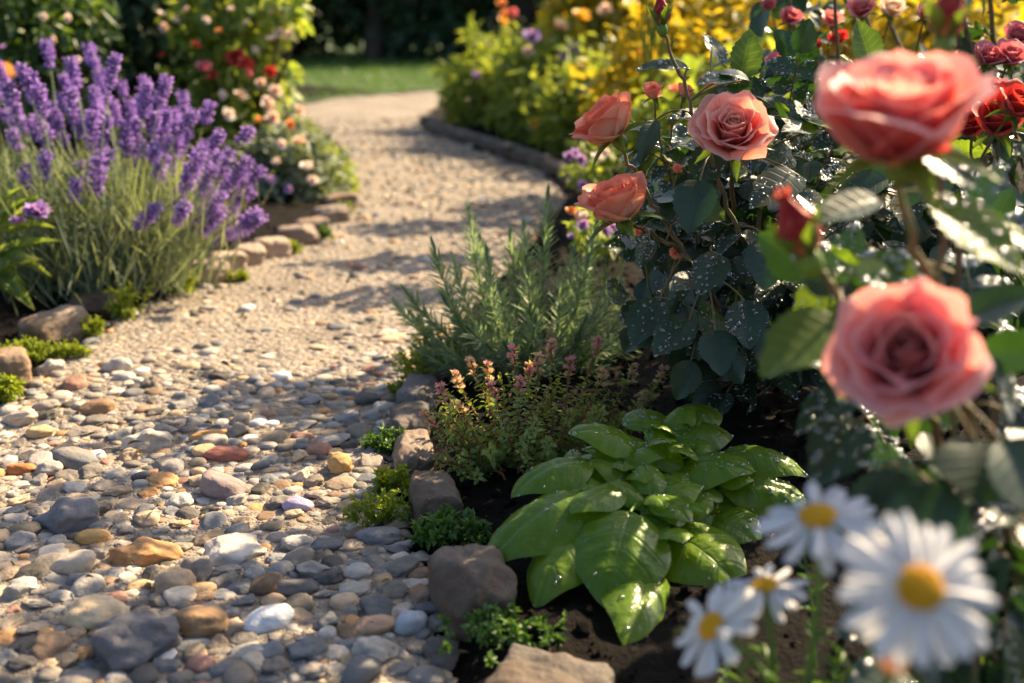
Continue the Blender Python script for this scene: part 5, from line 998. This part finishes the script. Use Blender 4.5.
perennial('mid green leafy plant behind the open peach rose', 700, 170, 3., [(P(700, 130, 3.), (.24, .2, .18), 700), (P(760, 150, 2.8), (.26, .2, .2), 700), (P(650, 150, 3.2), (.2, .2, .14), 500)], M_SHRUBL, 48, bl([(655, 100, .025, M_ROSEO), (690, 90, .025, M_ROSEO)], 2.7), .055, .6, .008)
def edge_fl(label, px, py, d, fls, seed, m=M_SHRUBL):
    p = P(px, py, d); c = gpt(p[0], p[1]); shrub('bedding_plant', label, 'flowering plant', c, [(P(px, py-16, d), (.06, .06, .04), 160), (P(px+12, py-28, d+.1), (.07, .07, .05), 160)], .025, m, T_LOWLEAF, fls, seed, .5, .003, 'small flowers along the kerb')
edge_fl('violet and white small flowers beside the kerb behind the half open roses', 590, 190, 3., bl([(570, 157, .02, M_LILACFL), (580, 160, .02, M_LILACFL), (575, 153, .016, M_LILACFL), (597, 158, .02, M_WHITEFL), (604, 152, .016, M_WHITEFL), (583, 186, .018, M_LILACFL)], 2.85, .04), 61)
edge_fl('violet flower cluster at the kerb between rosemary and lower coral rose', 600, 250, 2.35, bl([(578, 215, .016, M_CREAMFL), (585, 217, .014, M_WHITEFL), (584, 226, .016, M_LILACFL), (612, 228, .02, M_LILACFL), (604, 231, .018, M_LILACFL), (622, 232, .02, M_LILACFL), (571, 212, .014, M_ORANGEFL), (572, 238, .012, M_LILACFL)], 2.2, .03), 62)

# ------------------------------------------------------------------ trees and hedge beyond the lawn
def tree(label, x, y, h, w_, seed, n=2600, m=M_DARKLEAF, low=.25):
    r_ = np.random.default_rng(seed); root = thing('tree', label, 'tree', (x, y, -.05), 'dark trees beyond the lawn'); t = Geo(); top = np.array([x+r_.normal(0, .1), y, h*.7]); t.add(*tube(bez((x, y, -.1), (x+.08, y, h*.35), top, 12), np.linspace(.16, .05, 12), 8)); g = Geo()
    for k in range(8):
        a = k*.8+r_.normal(0, .2); zc = h*(low+.75*(k+.5)/8); rr_ = w_*(1-.45*(k/8))*r_.uniform(.4, .7); c = np.array([x+math.cos(a)*rr_, y+math.sin(a)*rr_*.7, zc]); s0 = np.array([x, y, zc*.75]); t.add(*tube(bez(s0, (s0+c)/2+[0, 0, .1], c, 7), np.linspace(.05, .015, 7), 6)); blob(g, c, (w_*.62, w_*.55, h*.17), n//8, .17, T_LOWLEAF, 0, seed*17+k, .5, .3, .25, .6)
    t.obj('trunk', M_BARK, root); g.obj('crown', m, root)
for i, (x, y, h, w_) in enumerate([(-3.4, 13.9, 2.3, 1.4), (-1.6, 13.5, 2.2, 1.3), (.1, 14.1, 2.4, 1.5), (1.9, 13.3, 2.2, 1.3), (3.6, 12.5, 2.4, 1.4), (-5.2, 12.5, 2.5, 1.6)]):
    tree(['dark bushy tree beyond the lawn, behind the cream-flowered shrub', 'dark low-branched tree beyond the lawn, behind the path bend', 'dark tree beyond the lawn, behind the rusty flower spire', 'dark tree right behind the golden yellow shrub', 'dark tree far behind the tall rose bush', 'dark tree far behind the lavender'][i], x, y, h, w_, 80+i, 2600, M_DARKLEAF, .06)
def hedge():
    c = (-1., 15.6, 0); root = thing('hedge', 'long dark evergreen hedge closing the garden behind the trees', 'hedge', c); g = Geo()
    for k in range(14): blob(g, (-8.+k*1.25, 15.6+.2*math.sin(k*2.), 1.0), (.9, .5, 1.0), 520, .2, T_LOWLEAF, 0, 900+k, .6, .2, .35, .65)
    g.obj('foliage', M_DARKLEAF, root); t = Geo()
    for k in range(14): t.add(*tube([(-8.+k*1.25, 15.6, -.1), (-8.+k*1.25+.05, 15.6, .7)], .05, 6))
    t.obj('stems', M_BARK, root)
hedge()
